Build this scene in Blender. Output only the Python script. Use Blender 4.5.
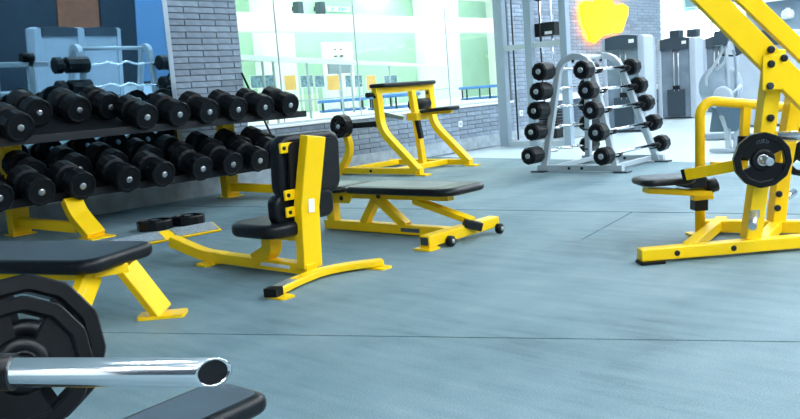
import bpy, math, random
from mathutils import Vector, Matrix
random.seed(7)
for o in list(bpy.data.objects): bpy.data.objects.remove(o, do_unlink=True)
scene = bpy.context.scene
COL = scene.collection
S = 1.12                                  # survey units to metres
V = Vector

# ------------------------------------------------------------------ camera
PITCH, ROLL, YAW, F, HC = math.radians(8.19), math.radians(4.4), math.radians(42), 820.0, 1.05
fw0 = V((0, math.cos(PITCH), -math.sin(PITCH))); r0 = V((1, 0, 0)); u0 = r0.cross(fw0)
r1 = r0*math.cos(ROLL) - u0*math.sin(ROLL); u1 = r0*math.sin(ROLL) + u0*math.cos(ROLL)
RZ = Matrix.Rotation(YAW, 3, 'Z')
FW, RT, UP = RZ @ fw0, RZ @ r1, RZ @ u1
cam = bpy.data.cameras.new('camera'); camo = bpy.data.objects.new('camera', cam); COL.objects.link(camo)
camo.matrix_world = Matrix(((RT.x, UP.x, -FW.x, 0), (RT.y, UP.y, -FW.y, 0), (RT.z, UP.z, -FW.z, HC*S), (0, 0, 0, 1)))
cam.sensor_width = 36; cam.lens = 36*F/800; cam.clip_start = .02; cam.clip_end = 300
scene.camera = camo

def ray(px, py): return FW + RT*((px-400)/F) - UP*((py-209.5)/F)
def onz(px, py, z=0.0):
    d = ray(px, py); t = (z-HC)/d.z; return V((0, 0, HC)) + d*t
def onx(px, py, x):
    d = ray(px, py); return V((0, 0, HC)) + d*(x/d.x)
def ony(px, py, y):
    d = ray(px, py); return V((0, 0, HC)) + d*(y/d.y)

# ------------------------------------------------------------------ world, exposure
w = bpy.data.worlds.new('world'); scene.world = w; w.use_nodes = True
bg = w.node_tree.nodes['Background']; bg.inputs[0].default_value = (.80, .90, 1, 1); bg.inputs[1].default_value = 5.0
vs = scene.view_settings
vs.view_transform = 'Standard'; vs.look = 'None'; vs.gamma = 1; vs.use_curve_mapping = False; vs.exposure = 1.5
LIGHT_GYM, LIGHT_STUDIO = 29.0, 5.3

# ------------------------------------------------------------------ materials
def mat(name, col, rough=.5, metal=0, noise=0, nscale=20, bump=0, bscale=200, emit=None, estr=0, spec=.5, rand=0, coat=0):
    m = bpy.data.materials.new(name); m.use_nodes = True
    nt = m.node_tree; b = nt.nodes['Principled BSDF']
    b.inputs['Base Color'].default_value = (*col, 1); b.inputs['Roughness'].default_value = rough
    b.inputs['Metallic'].default_value = metal; b.inputs['Specular IOR Level'].default_value = spec
    b.inputs['Coat Weight'].default_value = coat
    tc = nt.nodes.new('ShaderNodeTexCoord')
    if noise or rand:
        n = nt.nodes.new('ShaderNodeTexNoise'); n.inputs['Scale'].default_value = nscale; n.inputs['Detail'].default_value = 6
        nt.links.new(tc.outputs['Object'], n.inputs['Vector'])
        mp = nt.nodes.new('ShaderNodeMapRange'); mp.inputs[1].default_value = .3; mp.inputs[2].default_value = .7
        mp.inputs[3].default_value = 1-noise; mp.inputs[4].default_value = 1+noise
        nt.links.new(n.outputs['Fac'], mp.inputs[0]); src = mp.outputs[0]
        if rand:
            oi = nt.nodes.new('ShaderNodeObjectInfo'); m2 = nt.nodes.new('ShaderNodeMapRange')
            m2.inputs[3].default_value = 1-rand; m2.inputs[4].default_value = 1+rand
            nt.links.new(oi.outputs['Random'], m2.inputs[0])
            mu = nt.nodes.new('ShaderNodeMath'); mu.operation = 'MULTIPLY'
            nt.links.new(src, mu.inputs[0]); nt.links.new(m2.outputs[0], mu.inputs[1]); src = mu.outputs[0]
        sc = nt.nodes.new('ShaderNodeVectorMath'); sc.operation = 'SCALE'; sc.inputs[0].default_value = col
        nt.links.new(src, sc.inputs['Scale']); nt.links.new(sc.outputs[0], b.inputs['Base Color'])
    if bump:
        n2 = nt.nodes.new('ShaderNodeTexNoise'); n2.inputs['Scale'].default_value = bscale; n2.inputs['Detail'].default_value = 3
        nt.links.new(tc.outputs['Object'], n2.inputs['Vector'])
        bp = nt.nodes.new('ShaderNodeBump'); bp.inputs['Strength'].default_value = bump; bp.inputs['Distance'].default_value = .01
        nt.links.new(n2.outputs['Fac'], bp.inputs['Height']); nt.links.new(bp.outputs[0], b.inputs['Normal'])
    if emit:
        b.inputs['Emission Color'].default_value = (*emit, 1); b.inputs['Emission Strength'].default_value = estr
    return m
def glassmat(name, tint, gloss):
    m = bpy.data.materials.new(name); m.use_nodes = True; nt = m.node_tree
    nt.nodes.remove(nt.nodes['Principled BSDF']); out = nt.nodes['Material Output']
    t = nt.nodes.new('ShaderNodeBsdfTransparent'); t.inputs[0].default_value = (*tint, 1)
    g = nt.nodes.new('ShaderNodeBsdfGlossy'); g.inputs['Roughness'].default_value = .02
    mx = nt.nodes.new('ShaderNodeMixShader'); mx.inputs[0].default_value = gloss
    nt.links.new(t.outputs[0], mx.inputs[1]); nt.links.new(g.outputs[0], mx.inputs[2]); nt.links.new(mx.outputs[0], out.inputs[0])
    return m
M = dict(
    yellow=mat('yellow_paint', (.95, .60, .002), .36, noise=.03, nscale=4, spec=.35),
    rubber=mat('black_rubber', (.0034, .0052, .0074), .45, noise=.2, nscale=30, bump=.15, bscale=120, spec=.2),
    rubberplate=mat('plate_rubber', (.0026, .0036, .0052), .34, noise=.2, nscale=14, spec=.24),
    vinyl=mat('black_vinyl', (.0045, .0065, .0095), .33, bump=.12, bscale=260, spec=.3),
    sheen=mat('worn_sheen_vinyl', (.07, .10, .13), .34, bump=.1, bscale=260, noise=.1, nscale=8),  # worn grey with bluish top sheen put into the colour; also used for marks
    darkmetal=mat('black_metal', (.007, .009, .012), .4, spec=.35),
    chrome=mat('chrome', (.80, .81, .84), .13, metal=1),
    steel=mat('brushed_steel', (.55, .57, .60), .34, metal=1, noise=.08, nscale=40),
    plate=mat('checker_plate', (.42, .46, .50), .42, metal=.7, noise=.25, nscale=50, bump=.4, bscale=90),
    silver=mat('silver_paint', (.43, .50, .55), .35, metal=.1, noise=.03, nscale=5),
    greyframe=mat('grey_paint', (.27, .345, .42), .4, noise=.03, nscale=5),
    shroud=mat('grey_shroud', (.27, .33, .39), .38, noise=.06, nscale=3),
    shroudlight=mat('light_shroud', (.37, .43, .50), .38, noise=.04, nscale=3),
    shelf=mat('black_shelf', (.006, .008, .011), .75, spec=.15),
    capdark=mat('dark_cap', (.032, .052, .072), .4),
    smoked=mat('smoked_panel', (.15, .20, .25), .16, spec=.7, noise=.25, nscale=2.5),
    white=mat('white_label', (.8, .82, .83), .6),
    brick=mat('grey_brick', (.235, .30, .375), .72, noise=.16, nscale=9, bump=.5, bscale=60, rand=.16),
    mortar=mat('mortar', (.12, .15, .185), .9, noise=.15, nscale=40),
    concrete=mat('concrete_curb', (.33, .40, .45), .8, noise=.22, nscale=6, bump=.3, bscale=50),
    sill=mat('white_sill', (.80, .84, .87), .5, noise=.04),
    tile=mat('pale_tile', (.50, .61, .67), .32, noise=.06, nscale=3),
    ceiling=mat('ceiling_paint', (.74, .78, .80), .8, noise=.04),
    wallgrey=mat('grey_wall', (.22, .30, .38), .7, noise=.06, nscale=2),
    navy=mat('navy_panel', (.006, .020, .036), .5, noise=.15, nscale=3),
    rust=mat('rust_panel', (.22, .075, .035), .6, noise=.15, nscale=3),
    skyblue=mat('sky_blue_panel', (.11, .24, .42), .5, noise=.05),
    mirrorbk=mat('mirror_frame', (.50, .56, .60), .3, metal=.9),
    studio_white=mat('studio_white', (.86, .90, .88), .6, noise=.03),
    studio_green=mat('studio_green', (.42, .66, .50), .7, noise=.05, nscale=2),
    studio_floor=mat('studio_floor', (.80, .86, .86), .35, noise=.03),
    orange=mat('orange_panel', (.85, .50, .14), .6),
    picture=mat('blue_picture', (.14, .26, .34), .5, noise=.8, nscale=9),
    blue=mat('blue_cover', (.05, .22, .62), .45, noise=.05),
    trampmat=mat('trampoline_mat', (.62, .70, .72), .6),
    exitgreen=mat('exit_green', (.02, .45, .12), .5, emit=(.03, .9, .25), estr=1.2),
    sign=mat('sign_yellow', (1, .78, .0), .5, emit=(1, .80, .004), estr=.40),
    halo=mat('sign_halo', (1, .3, .05), .5, emit=(1, .26, .03), estr=9),
    lampgym=mat('lamp_gym', (.9, .95, 1), .5, emit=(.90, .96, 1), estr=LIGHT_GYM),
    lampstudio=mat('lamp_studio', (.95, 1, .97), .5, emit=(.96, 1, .96), estr=LIGHT_STUDIO),
    red=mat('red_vinyl', (.35, .02, .05), .5),
    seatblue=mat('slate_vinyl', (.09, .15, .20), .4),
    glass=glassmat('clear_glass', (.93, .98, .96), .07),
    mirror=mat('mirror_glass', (.25, .39, .49), .015, metal=1),
    gap=mat('joint', (.03, .045, .055), .9),
)
# rubber floor: blue grey with scuffs
def floor_material():
    m = mat('rubber_floor', (.2, .3, .35), .62, bump=.25, bscale=170); nt = m.node_tree; b = nt.nodes['Principled BSDF']
    tc = nt.nodes.new('ShaderNodeTexCoord')
    def noise(scale, sx, sy, det=6, rough=.6):
        mp = nt.nodes.new('ShaderNodeMapping'); mp.inputs['Scale'].default_value = (sx, sy, 1); mp.inputs['Rotation'].default_value = (0, 0, .45)
        n = nt.nodes.new('ShaderNodeTexNoise'); n.inputs['Scale'].default_value = scale; n.inputs['Detail'].default_value = det; n.inputs['Roughness'].default_value = rough
        nt.links.new(tc.outputs['Object'], mp.inputs[0]); nt.links.new(mp.outputs[0], n.inputs['Vector']); return n
    r = nt.nodes.new('ShaderNodeValToRGB'); e = r.color_ramp.elements
    e[0].position = .30; e[0].color = (.060, .114, .145, 1); e[1].position = .68; e[1].color = (.208, .302, .342, 1)
    k = e.new(.47); k.color = (.132, .221, .260, 1)
    n1, n2 = noise(1.1, 1, .55), noise(5, .35, 2.2)
    mx = nt.nodes.new('ShaderNodeMath'); mx.operation = 'MULTIPLY_ADD'; mx.inputs[1].default_value = .62
    m2 = nt.nodes.new('ShaderNodeMath'); m2.operation = 'MULTIPLY'; m2.inputs[1].default_value = .38
    nt.links.new(n2.outputs['Fac'], m2.inputs[0]); nt.links.new(n1.outputs['Fac'], mx.inputs[0]); nt.links.new(m2.outputs[0], mx.inputs[2])
    nt.links.new(mx.outputs[0], r.inputs[0])
    n3 = noise(160, 1, 1, 2); mr = nt.nodes.new('ShaderNodeMapRange'); mr.inputs[1].default_value = .3; mr.inputs[2].default_value = .7; mr.inputs[3].default_value = .70; mr.inputs[4].default_value = 1.30
    nt.links.new(n3.outputs['Fac'], mr.inputs[0])
    sc = nt.nodes.new('ShaderNodeVectorMath'); sc.operation = 'SCALE'
    nt.links.new(r.outputs[0], sc.inputs[0]); nt.links.new(mr.outputs[0], sc.inputs['Scale']); nt.links.new(sc.outputs[0], b.inputs['Base Color'])
    return m
M['floor'] = floor_material()

# ------------------------------------------------------------------ mesh builder
class MB:
    def __init__(s): s.v = []; s.f = []; s.sm = []
    def add(s, vs, fs, smooth=False):
        o = len(s.v); s.v += [V(p) for p in vs]; s.f += [tuple(i+o for i in f) for f in fs]; s.sm += [smooth]*len(fs); return s
    def box(s, lo, hi):
        (a, b, c), (d, e, f) = lo, hi
        return s.add([(a,b,c),(d,b,c),(d,e,c),(a,e,c),(a,b,f),(d,b,f),(d,e,f),(a,e,f)],
                     [(0,3,2,1),(4,5,6,7),(0,1,5,4),(1,2,6,5),(2,3,7,6),(3,0,4,7)])
    def loft(s, rings, cap=True, smooth=False):
        n = len(rings[0]); vs = [p for r in rings for p in r]; fs = []
        for k in range(len(rings)-1):
            for i in range(n):
                j = (i+1) % n; fs.append((k*n+i, k*n+j, (k+1)*n+j, (k+1)*n+i))
        s.add(vs, fs, smooth)
        if cap:
            o = len(s.v)-len(vs)
            s.f += [tuple(o+i for i in reversed(range(n))), tuple(o+(len(rings)-1)*n+i for i in range(n))]; s.sm += [False, False]
        return s
    def sweep(s, pts, wd, ht, up=(0, 0, 1)):          # rectangular tube along a polyline; wd across, ht along up
        pts = [V(p) for p in pts]; up = V(up); rings = []
        for i, p in enumerate(pts):
            t0 = (p-pts[i-1]).normalized() if i else None; t1 = (pts[i+1]-p).normalized() if i < len(pts)-1 else None
            t = ((t0 or t1)+(t1 or t0)).normalized(); k = 1/max(.5, t.dot(t0 or t1))
            sd = t.cross(up).normalized(); nn = sd.cross(t).normalized()
            a, b = sd*(wd/2), nn*(ht/2*k)
            rings.append([p-a-b, p+a-b, p+a+b, p-a+b])
        return s.loft(rings)
    def tube(s, pts, r, n=12, cap=True):
        pts = [V(p) for p in pts]; rings = []; ref = None
        for i, p in enumerate(pts):
            t0 = (p-pts[i-1]).normalized() if i else None; t1 = (pts[i+1]-p).normalized() if i < len(pts)-1 else None
            t = ((t0 or t1)+(t1 or t0)).normalized()
            if ref is None: ref = t.cross(V((.31, .17, .93))).normalized()
            a = (ref-t*ref.dot(t)).normalized(); b = t.cross(a); ref = a
            rr = r[i] if isinstance(r, (list, tuple)) else r
            rings.append([p+(a*math.cos(2*math.pi*k/n)+b*math.sin(2*math.pi*k/n))*rr for k in range(n)])
        return s.loft(rings, cap, True)
    def lathe(s, c, ax, prof, n=20, smooth=True, ph=0):   # prof: (radius, distance along axis)
        c = V(c); ax = V(ax).normalized(); a = ax.cross(V((0, 0, 1)) if abs(ax.z) < .9 else V((1, 0, 0))).normalized(); b = ax.cross(a)
        rings = [[c+ax*t+(a*math.cos(ph+2*math.pi*k/n)+b*math.sin(ph+2*math.pi*k/n))*r for k in range(n)] for r, t in prof]
        return s.loft(rings, True, smooth)
    def prism(s, outline, frm, d0, d1, edge=0.0, seg=3):  # outline in the frame's u,v; extruded along its third axis
        o, u, v = frm; o, u, v = V(o), V(u), V(v); n = u.cross(v).normalized()
        cx = sum(p[0] for p in outline)/len(outline); cy = sum(p[1] for p in outline)/len(outline)
        size = max(max(p[0] for p in outline)-min(p[0] for p in outline), 1e-6)/2
        sizey = max(max(p[1] for p in outline)-min(p[1] for p in outline), 1e-6)/2
        def ring(ins, d): return [o+u*(cx+(p[0]-cx)*(1-ins/size))+v*(cy+(p[1]-cy)*(1-ins/sizey))+n*d for p in outline]
        if edge <= 0: return s.loft([ring(0, d0), ring(0, d1)])
        R = []
        for k in range(seg+1):
            a = math.pi/2*k/seg; R.append(ring(edge*(1-math.sin(a)), d0+edge*(1-math.cos(a))))
        for k in range(seg+1):
            a = math.pi/2*k/seg; R.append(ring(edge*(1-math.cos(a)), d1-edge*(1-math.sin(a))))
        return s.loft(R, True, True)
def rrect(w, h, r, n=5):
    out = []
    for cx, cy, a0 in ((w/2-r, h/2-r, 0), (-w/2+r, h/2-r, 90), (-w/2+r, -h/2+r, 180), (w/2-r, -h/2+r, 270)):
        for k in range(n+1):
            a = math.radians(a0+90*k/n); out.append((cx+r*math.cos(a), cy+r*math.sin(a)))
    return out
def fillet(pts, rad, n=6):
    pts = [V(p) for p in pts]; out = [pts[0]]
    for i in range(1, len(pts)-1):
        a, b, c = pts[i-1], pts[i], pts[i+1]; d0 = (a-b); d1 = (c-b)
        r = min(rad, d0.length*.49, d1.length*.49); p0 = b+d0.normalized()*r; p1 = b+d1.normalized()*r
        for k in range(n+1):
            t = k/n; out.append(p0*(1-t)**2+b*2*t*(1-t)+p1*t*t)
    out.append(pts[-1]); return out

BASE = {}
def mesh_of(name, mb, m, off=(0, 0, 0)):
    me = bpy.data.meshes.new(name); off = V(off)
    me.from_pydata([tuple((p-off)*S) for p in mb.v], [], mb.f); me.polygons.foreach_set('use_smooth', mb.sm)
    me.materials.append(M[m]); me.update(); return me
def part(name, mb, m, parent, bevel=0, label=None, kind=None):
    o = bpy.data.objects.new(name, mesh_of(name, mb, m, BASE[parent.name])); COL.objects.link(o)
    o.parent = parent; BASE[o.name] = BASE[parent.name]
    if bevel: bev(o, bevel)
    if label: o['label'] = label
    if kind: o['kind'] = kind
    return o
def bev(o, wd):
    b = o.modifiers.new('bevel', 'BEVEL'); b.width = wd*S; b.segments = 2; b.limit_method = 'ANGLE'; b.angle_limit = math.radians(40)
def thing(name, label, cat, base=(0, 0, 0), group=None):
    o = bpy.data.objects.new(name, None); COL.objects.link(o); o.empty_display_size = .1
    o.location = V(base)*S; BASE[o.name] = V(base); tag(o, label, cat, group); return o
def tag(o, label, cat, group=None):
    o['label'] = label; o['category'] = cat
    if group: o['group'] = group
    return o
def solo(name, mb, m, base, label, cat, group=None, bevel=0):
    o = bpy.data.objects.new(name, mesh_of(name, mb, m, base)); COL.objects.link(o); o.location = V(base)*S
    BASE[o.name] = V(base); tag(o, label, cat, group)
    if bevel: bev(o, bevel)
    return o
def struct(name, mb, m, base=(0, 0, 0)):
    o = bpy.data.objects.new(name, mesh_of(name, mb, m, base)); COL.objects.link(o); o.location = V(base)*S
    BASE[o.name] = V(base); o['kind'] = 'structure'; return o
def copytree(o, parent=None):
    c = o.copy(); COL.objects.link(c); c.parent = parent
    for ch in list(o.children): copytree(ch, c)
    return c
def box(lo, hi): return MB().box(lo, hi)
Z = V((0, 0, 1))
ORD = ['first', 'second', 'third', 'fourth', 'fifth', 'sixth', 'seventh', 'eighth', 'ninth', 'tenth', 'eleventh', 'twelfth']

# ------------------------------------------------------------------ the room
XW = -8.2                                    # face of the left brick wall
XR, YB, YF, ZC, ZH = 9.5, 23.0, -8.0, 5.6, 2.86
fl = struct('floor', box((-9.1, YF, -.12), (XR, YB, -.012)), 'tile')
fl['label'] = 'pale tile floor with blue grey rubber mats laid over it'
# rubber mats: polygons cut along the seams that show
G = .006
edgeL, edgeR = V((-8.14, 9.88)), V((-3.6, 9.13))
def edge_y(x): return edgeL.y+(x-edgeL.x)*(edgeR.y-edgeL.y)/(edgeR.x-edgeL.x) if x < edgeR.x else edgeR.y
def seam2(x): return 5.6+(x+4.02)*.165
def seam1(x): return 2.06+(x+3.34)*.467
XD0, XD1 = -2.62, -2.83                      # lower and upper end of the cross seam
def slit(px, py): q = onz(px, py); return (q.x, q.y)
mats = [
    [(-8.14, seam2(-8.14)+2*G), (3.2, seam2(3.2)+2*G), (3.2, edge_y(3.2)), (edgeR.x, edgeR.y), (edgeL.x, edgeL.y)],
    [(-8.14, seam1(-8.14)+G), (5.2, seam1(5.2)+G), (5.2, seam2(5.2)-2*G), (-2.83+G, seam2(-2.83)-2*G), slit(585, 238.5), slit(580, 240), (-2.83-G, seam2(-2.83)-2*G), (-8.14, seam2(-8.14)-2*G)],
    [(-8.14, YF), (XR, YF), (XR, seam1(5.2)), (5.2, seam1(5.2)-G), (-8.14, seam1(-8.14)-G)],
    [(5.2+G, seam1(5.2)), (XR, seam1(5.2)+G), (XR, 9.1), (3.2+G, 9.1), (3.2+G, seam2(3.2)+G), (5.2+G, seam2(5.2))],
]
part('underlay', MB().prism([(-8.14, YF), (XR, YF), (XR, 9.1), (edgeR.x, edgeR.y-.01), (edgeL.x, edgeL.y-.01)], ((0, 0, 0), (1, 0, 0), (0, 1, 0)), -.012, -.010), 'gap', fl)
for poly in mats:
    part('rubber_mat', MB().prism(poly, ((0, 0, 0), (1, 0, 0), (0, 1, 0)), -.010, 0.0), 'floor', fl)

struct('ceiling', box((-9.15, YF, ZC), (XR, YB, ZC+.12)), 'ceiling')
# ceiling lamps (out of view above; the room's own light)
for ly in (-6, -2.5, 1.0, 4.5, 8.0, 11.5, 15.0, 18.5):
    for lx in (-5.5, -2.0, 1.5, 5.0, 8.0):
        if (lx < -3 and ly < 10) or (lx < 0 and ly < 7) or (lx < 3 and ly < 0): continue
        b = (lx, ly, ZC-.055)
        t = thing('ceiling_light', 'white rectangular light panel recessed in the gym ceiling', 'light', b, 'gym ceiling light panels')
        part('frame', box((lx-.24, ly-.75, ZC-.05), (lx+.24, ly+.75, ZC-.001)), 'white', t)
        part('diffuser', box((lx-.21, ly-.72, ZC-.055), (lx+.21, ly+.72, ZC-.045)), 'lampgym', t)

# left wall: mortar backing plus separate bricks on the pier, the low wall and the far pier
wl = MB().box((XW-.16, YF, -.02), (XW-.02, 6.42, ZC)).box((XW-.16, 6.42, ZH), (XW-.02, 12.30, ZC)).box((XW-.16, 6.42, -.02), (XW-.02, 12.30, .70))
wl.box((XW-.16, 12.30, -.02), (XW-.02, 13.05, ZC))
wall_left = struct('wall_left', wl, 'mortar'); wall_left['label'] = 'grey brick wall with pier, low window wall and concrete curb'
BH, BL, JT = .0715, .43, .009
def brick_mesh(wd, ht, dp, name='brick', m='brick'):
    e = .004; x = [-dp, 0]; mb = MB()
    r = lambda xx, i: [(xx, -wd/2+i, -ht/2+i), (xx, wd/2-i, -ht/2+i), (xx, wd/2-i, ht/2-i), (xx, -wd/2+i, ht/2-i)]
    mb.loft([r(-dp, 0), r(-e, 0), r(0, e)]); mb.f = mb.f[:]; return mesh_of(name, mb, m)
BRICKS = {}
def lay(parent, x, y0, y1, z0, z1, zmax=None, stuff=None):
    k = 0; z = z0
    while z+BH*.6 < z1:
        h = min(BH, z1-z)-JT
        y = y0-(BL/2 if k % 2 else 0)
        while y < y1-.02:
            a, b = max(y, y0), min(y+BL, y1)
            if b-a > .035:
                if stuff is not None and not (stuff[1] < z < stuff[2]):
                    stuff[0].box((x-.03, a+JT/2, z), (x-.004*random.random(), b-JT/2, z+h))
                else:
                    key = (round(b-a, 3), round(h, 3))
                    if key not in BRICKS: BRICKS[key] = brick_mesh(b-a-JT, h, .03)
                    o = bpy.data.objects.new('brick', BRICKS[key]); COL.objects.link(o); o.parent = parent
                    o.location = V((x-.004*random.random(), (a+b)/2, z+h/2))*S
            y += BL
        z += BH; k += 1
hid = MB()
lay(wall_left, XW, 5.44, 6.42, .20, ZC, stuff=(hid, 0, 2.45))
lay(wall_left, XW, 6.42, 12.30, .20, .70)
lay(wall_left, XW, 12.30, 13.05, .20, ZC, stuff=(hid, 0, 2.6))
part('upper_bricks', hid, 'brick', wall_left, kind='stuff')
part('curb', box((XW-.02, YF, 0), (XW+.06, 13.05, .20)), 'concrete', wall_left, bevel=.006)
part('sill', box((XW-.16, 6.42, .70), (XW+.03, 12.30, .735)), 'sill', wall_left, bevel=.004)
for q in (onx(460, 124, XW), onx(521, 113, XW)):
    t = thing('wall_outlet', 'white power outlet on the low brick wall behind the '+('leg machine seat' if q.y < 11.5 else 'cable machine'), 'outlet', (XW, q.y, q.z))
    part('cover_plate', box((XW-.002, q.y-.05, q.z-.05), (XW+.012, q.y+.05, q.z+.05)), 'white', t, bevel=.004)
    part('socket', MB().lathe((XW+.010, q.y, q.z), (1, 0, 0), [(.03, 0), (.03, .006), (.02, .006), (.02, .003)], 16), 'shroudlight', t)

# recessed brick wall that carries the sign
XS = -9.0
wall2 = struct('wall_far_left', MB().box((XS-.18, 14.3, -.02), (XS-.02, 20.4, ZC)).prism([(XW-.16, 12.95), (XW-.02, 13.05), (XS-.02, 14.36), (XS-.18, 14.36)], ((0, 0, 0), (1, 0, 0), (0, 1, 0)), -.02, ZC), 'mortar')
hid2 = MB(); lay(wall2, XS, 14.36, 20.4, .0, ZC, stuff=(hid2, 1.10, 2.40)); part('other_bricks', hid2, 'brick', wall2, kind='stuff')

# back wall with a tall bright window
WX0, WX1, WZ0, WZ1 = -10.6, -7.75, .9, 2.70
wb = MB().box((-13.5, YB, -.02), (WX0, YB+.15, ZC)).box((WX1, YB, -.02), (XR, YB+.15, ZC)).box((WX0, YB, -.02), (WX1, YB+.15, WZ0)).box((WX0, YB, WZ1), (WX1, YB+.15, ZC))
struct('wall_back', wb, 'wallgrey')
struct('wall_back_return', MB().box((-13.6, 20.4, -.02), (-13.45, YB+.15, ZC)).box((-13.5, 20.25, -.02), (XS-.18, 20.4, ZC)).box((-13.5, 20.4, ZC), (-9.15, YB+.15, ZC+.1)).box((-13.5, 20.4, -.12), (-9.1, YB, -.012)), 'wallgrey')
win = struct('window_1', MB().box((WX0, YB+.02, WZ0), (WX1, YB+.10, WZ0+.06)).box((WX0, YB+.02, WZ1-.06), (WX1, YB+.10, WZ1)).box((WX0, YB+.02, WZ0), (WX0+.06, YB+.10, WZ1)).box((WX1-.06, YB+.02, WZ0), (WX1, YB+.10, WZ1)), 'silver')
for k in range(3):
    a = WX0+.06+k*(WX1-WX0-.12)/3; b = a+(WX1-WX0-.12)/3
    part('pane', box((a, YB+.055, WZ0+.06), (b, YB+.065, WZ1-.06)), 'glass', win)
    if k: part('mullion', box((a-.025, YB+.03, WZ0+.06), (a+.025, YB+.09, WZ1-.06)), 'silver', win)
struct('trim_1', box((-9.0, YB-.35, 2.60), (XR, YB-.27, 2.70)), 'studio_white')
struct('trim_2', box((-13.4, YB-.27, 2.72), (XR, YB-.01, ZC)), 'wallgrey')
struct('wall_front', box((-9, YF-.15, -.02), (XR, YF, ZC)), 'studio_white')
wr = struct('wall_right', box((XR, YF, -.02), (XR+.15, YB, ZC)), 'navy')
for nm, a, b, m in (('rust_panel', 12.85, 14.25, 'rust'), ('blue_panel', 15.6, 18.5, 'skyblue'), ('navy_panel', 10.2, 12.8, 'navy'), ('navy_panel', 14.3, 15.55, 'navy')):
    part(nm, box((XR-.04, a, .1), (XR-.001, b, ZC-.05)), m, wr)

# leaning mirror behind the dumbbells
LEAN = math.radians(3.2); MX, MZ0, MZ1 = XW+.055, .215, 2.8
mdir = V((math.sin(LEAN), 0, math.cos(LEAN))); mn = V((math.cos(LEAN), 0, -math.sin(LEAN)))
mo = V((MX, 0, MZ0))
mir = thing('wall_mirror', 'tall frameless wall mirror with metal edge strip behind the dumbbell rack', 'mirror', (MX, 3.0, MZ0))
def mslab(y0, y1, d0, d1, h0=0, h1=(MZ1-MZ0), k0=0, k1=.035):
    return MB().prism([(y0, h0), (y1, h0), (y1-k1*h1, h1), (y0-k0*h1, h1)], (mo, (0, 1, 0), mdir), d0, d1)
part('mirror_pane', mslab(-2.0, 5.34, 0, .006), 'mirror', mir)
part('edge_strip', mslab(5.34, 5.40, -.012, .012, k0=.035), 'mirrorbk', mir)
part('bottom_strip', mslab(-2.0, 5.34, -.012, .012, -.015, 0, k1=0), 'mirrorbk', mir)
part('backing', mslab(-2.0, 5.34, -.012, 0), 'mirrorbk', mir)

# glass wall of the studio
win2 = struct('window_2', MB().box((XW-.13, 6.42, .735), (XW-.08, 12.30, .76)).box((XW-.14, 6.42, ZH-.1), (XW-.06, 12.30, ZH)), 'silver')
js = [6.42, 7.10, 8.55, 10.65, 12.30]
for a, b in zip(js, js[1:]):
    part('pane', box((XW-.11, a+.004, .76), (XW-.098, b-.004, ZH-.1)), 'glass', win2)
for a in js[1:-1]:
    part('joint', box((XW-.112, a-.006, .76), (XW-.096, a+.006, ZH-.1)), 'shroudlight', win2)

# ------------------------------------------------------------------ studio beyond the glass
ZF, XB, YE = .735, -14.4, 22.3
ZSC = 3.9
sf = struct('floor_studio', box((XB, 5.0, ZF-.1), (XW-.16, YE, ZF)), 'studio_floor')
ws = struct('wall_studio', MB().box((XB-.15, 5, ZF-.1), (XB, YE, ZSC)).box((XB, 4.85, ZF-.1), (XW-.16, 5.0, ZSC)).box((XB, YE, ZF-.1), (-9.2, YE+.15, ZSC)), 'studio_green')
struct('ceiling_studio', box((XB-.15, 4.85, ZSC), (XW-.16, YE, ZSC+.1)), 'studio_white')
struct('wall_studio_side', box((XS-.3, 14.4, ZF-.1), (XS-.19, YE, ZSC)), 'studio_white')
for pa_, pb_ in ((262, 295), (424, 460), (496, 520)):
    part('column', box((XB, onx(pa_, 45, XB+.3).y, ZF), (XB+.3, onx(pb_, 45, XB+.3).y, ZSC)), 'studio_white', ws)
struct('trim_3', box((-12.7, 5, 2.37), (-12.4, YE, 2.72)), 'studio_white')
struct('trim_4', box((-13.4, 5, 3.30), (-13.1, YE, 3.50)), 'studio_white')
for k, ly in enumerate((7.5, 10.2, 12.9, 15.6, 18.3, 21)):
    for lx in (-9.9, -11.8, -13.7):
        t = thing('studio_light', 'white square light panel in the studio ceiling', 'light', (lx, ly, ZSC-.06), 'studio ceiling light panels')
        part('frame', box((lx-.5, ly-.5, ZSC-.05), (lx+.5, ly+.5, ZSC-.001)), 'white', t)
        part('diffuser', box((lx-.46, ly-.46, ZSC-.06), (lx+.46, ly+.46, ZSC-.045)), 'lampstudio', t)
# double door, monitor, exit sign, speakers
dy0, dy1 = onx(320, 45, XB).y, onx(351, 45, XB).y; dm = (dy0+dy1)/2
t = thing('studio_door', 'white double door with dark handles on the green studio wall', 'door', (XB, dm, ZF))
for a, b, s_ in ((dy0, dm-.01, 1), (dm+.01, dy1, -1)):
    d = part('door_leaf', box((XB+.002, a, ZF+.005), (XB+.05, b, 2.33)), 'studio_white', t, bevel=.008)
    h = (b-.09) if s_ > 0 else (a+.09)
    part('handle', box((XB+.05, h-.04, 1.98), (XB+.09, h+.04, 2.01)), 'capdark', d)
    part('upper_handle', box((XB+.05, h-.025, 2.14), (XB+.07, h+.025, 2.17)), 'capdark', d)
XM = XB+.55
q0, q1 = onx(327, 64, XM), onx(351, 73, XM)
t = thing('monitor_cart', 'dark flat screen on a white stand before the studio door', 'monitor', (XM, (q0.y+q1.y)/2, ZF))
part('screen', box((XM, q0.y, q1.z), (XM+.06, q1.y, q0.z)), 'shroud', t, bevel=.01)
part('post', box((XM-.04, (q0.y+q1.y)/2-.04, ZF), (XM, (q0.y+q1.y)/2+.04, q0.z-.02)), 'silver', t)
part('foot', box((XM-.2, q0.y+.1, ZF), (XM+.2, q1.y-.1, ZF+.03)), 'silver', t)
q0, q1 = onx(327, 6, XB+.04), onx(350, 12, XB+.04); ey, ez, eh = q0.y, q1.z, q0.z-q1.z; ew = q1.y-q0.y
t = thing('exit_sign', 'green and white running man exit sign high in the studio', 'sign', (XB, ey+ew/2, ez))
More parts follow.
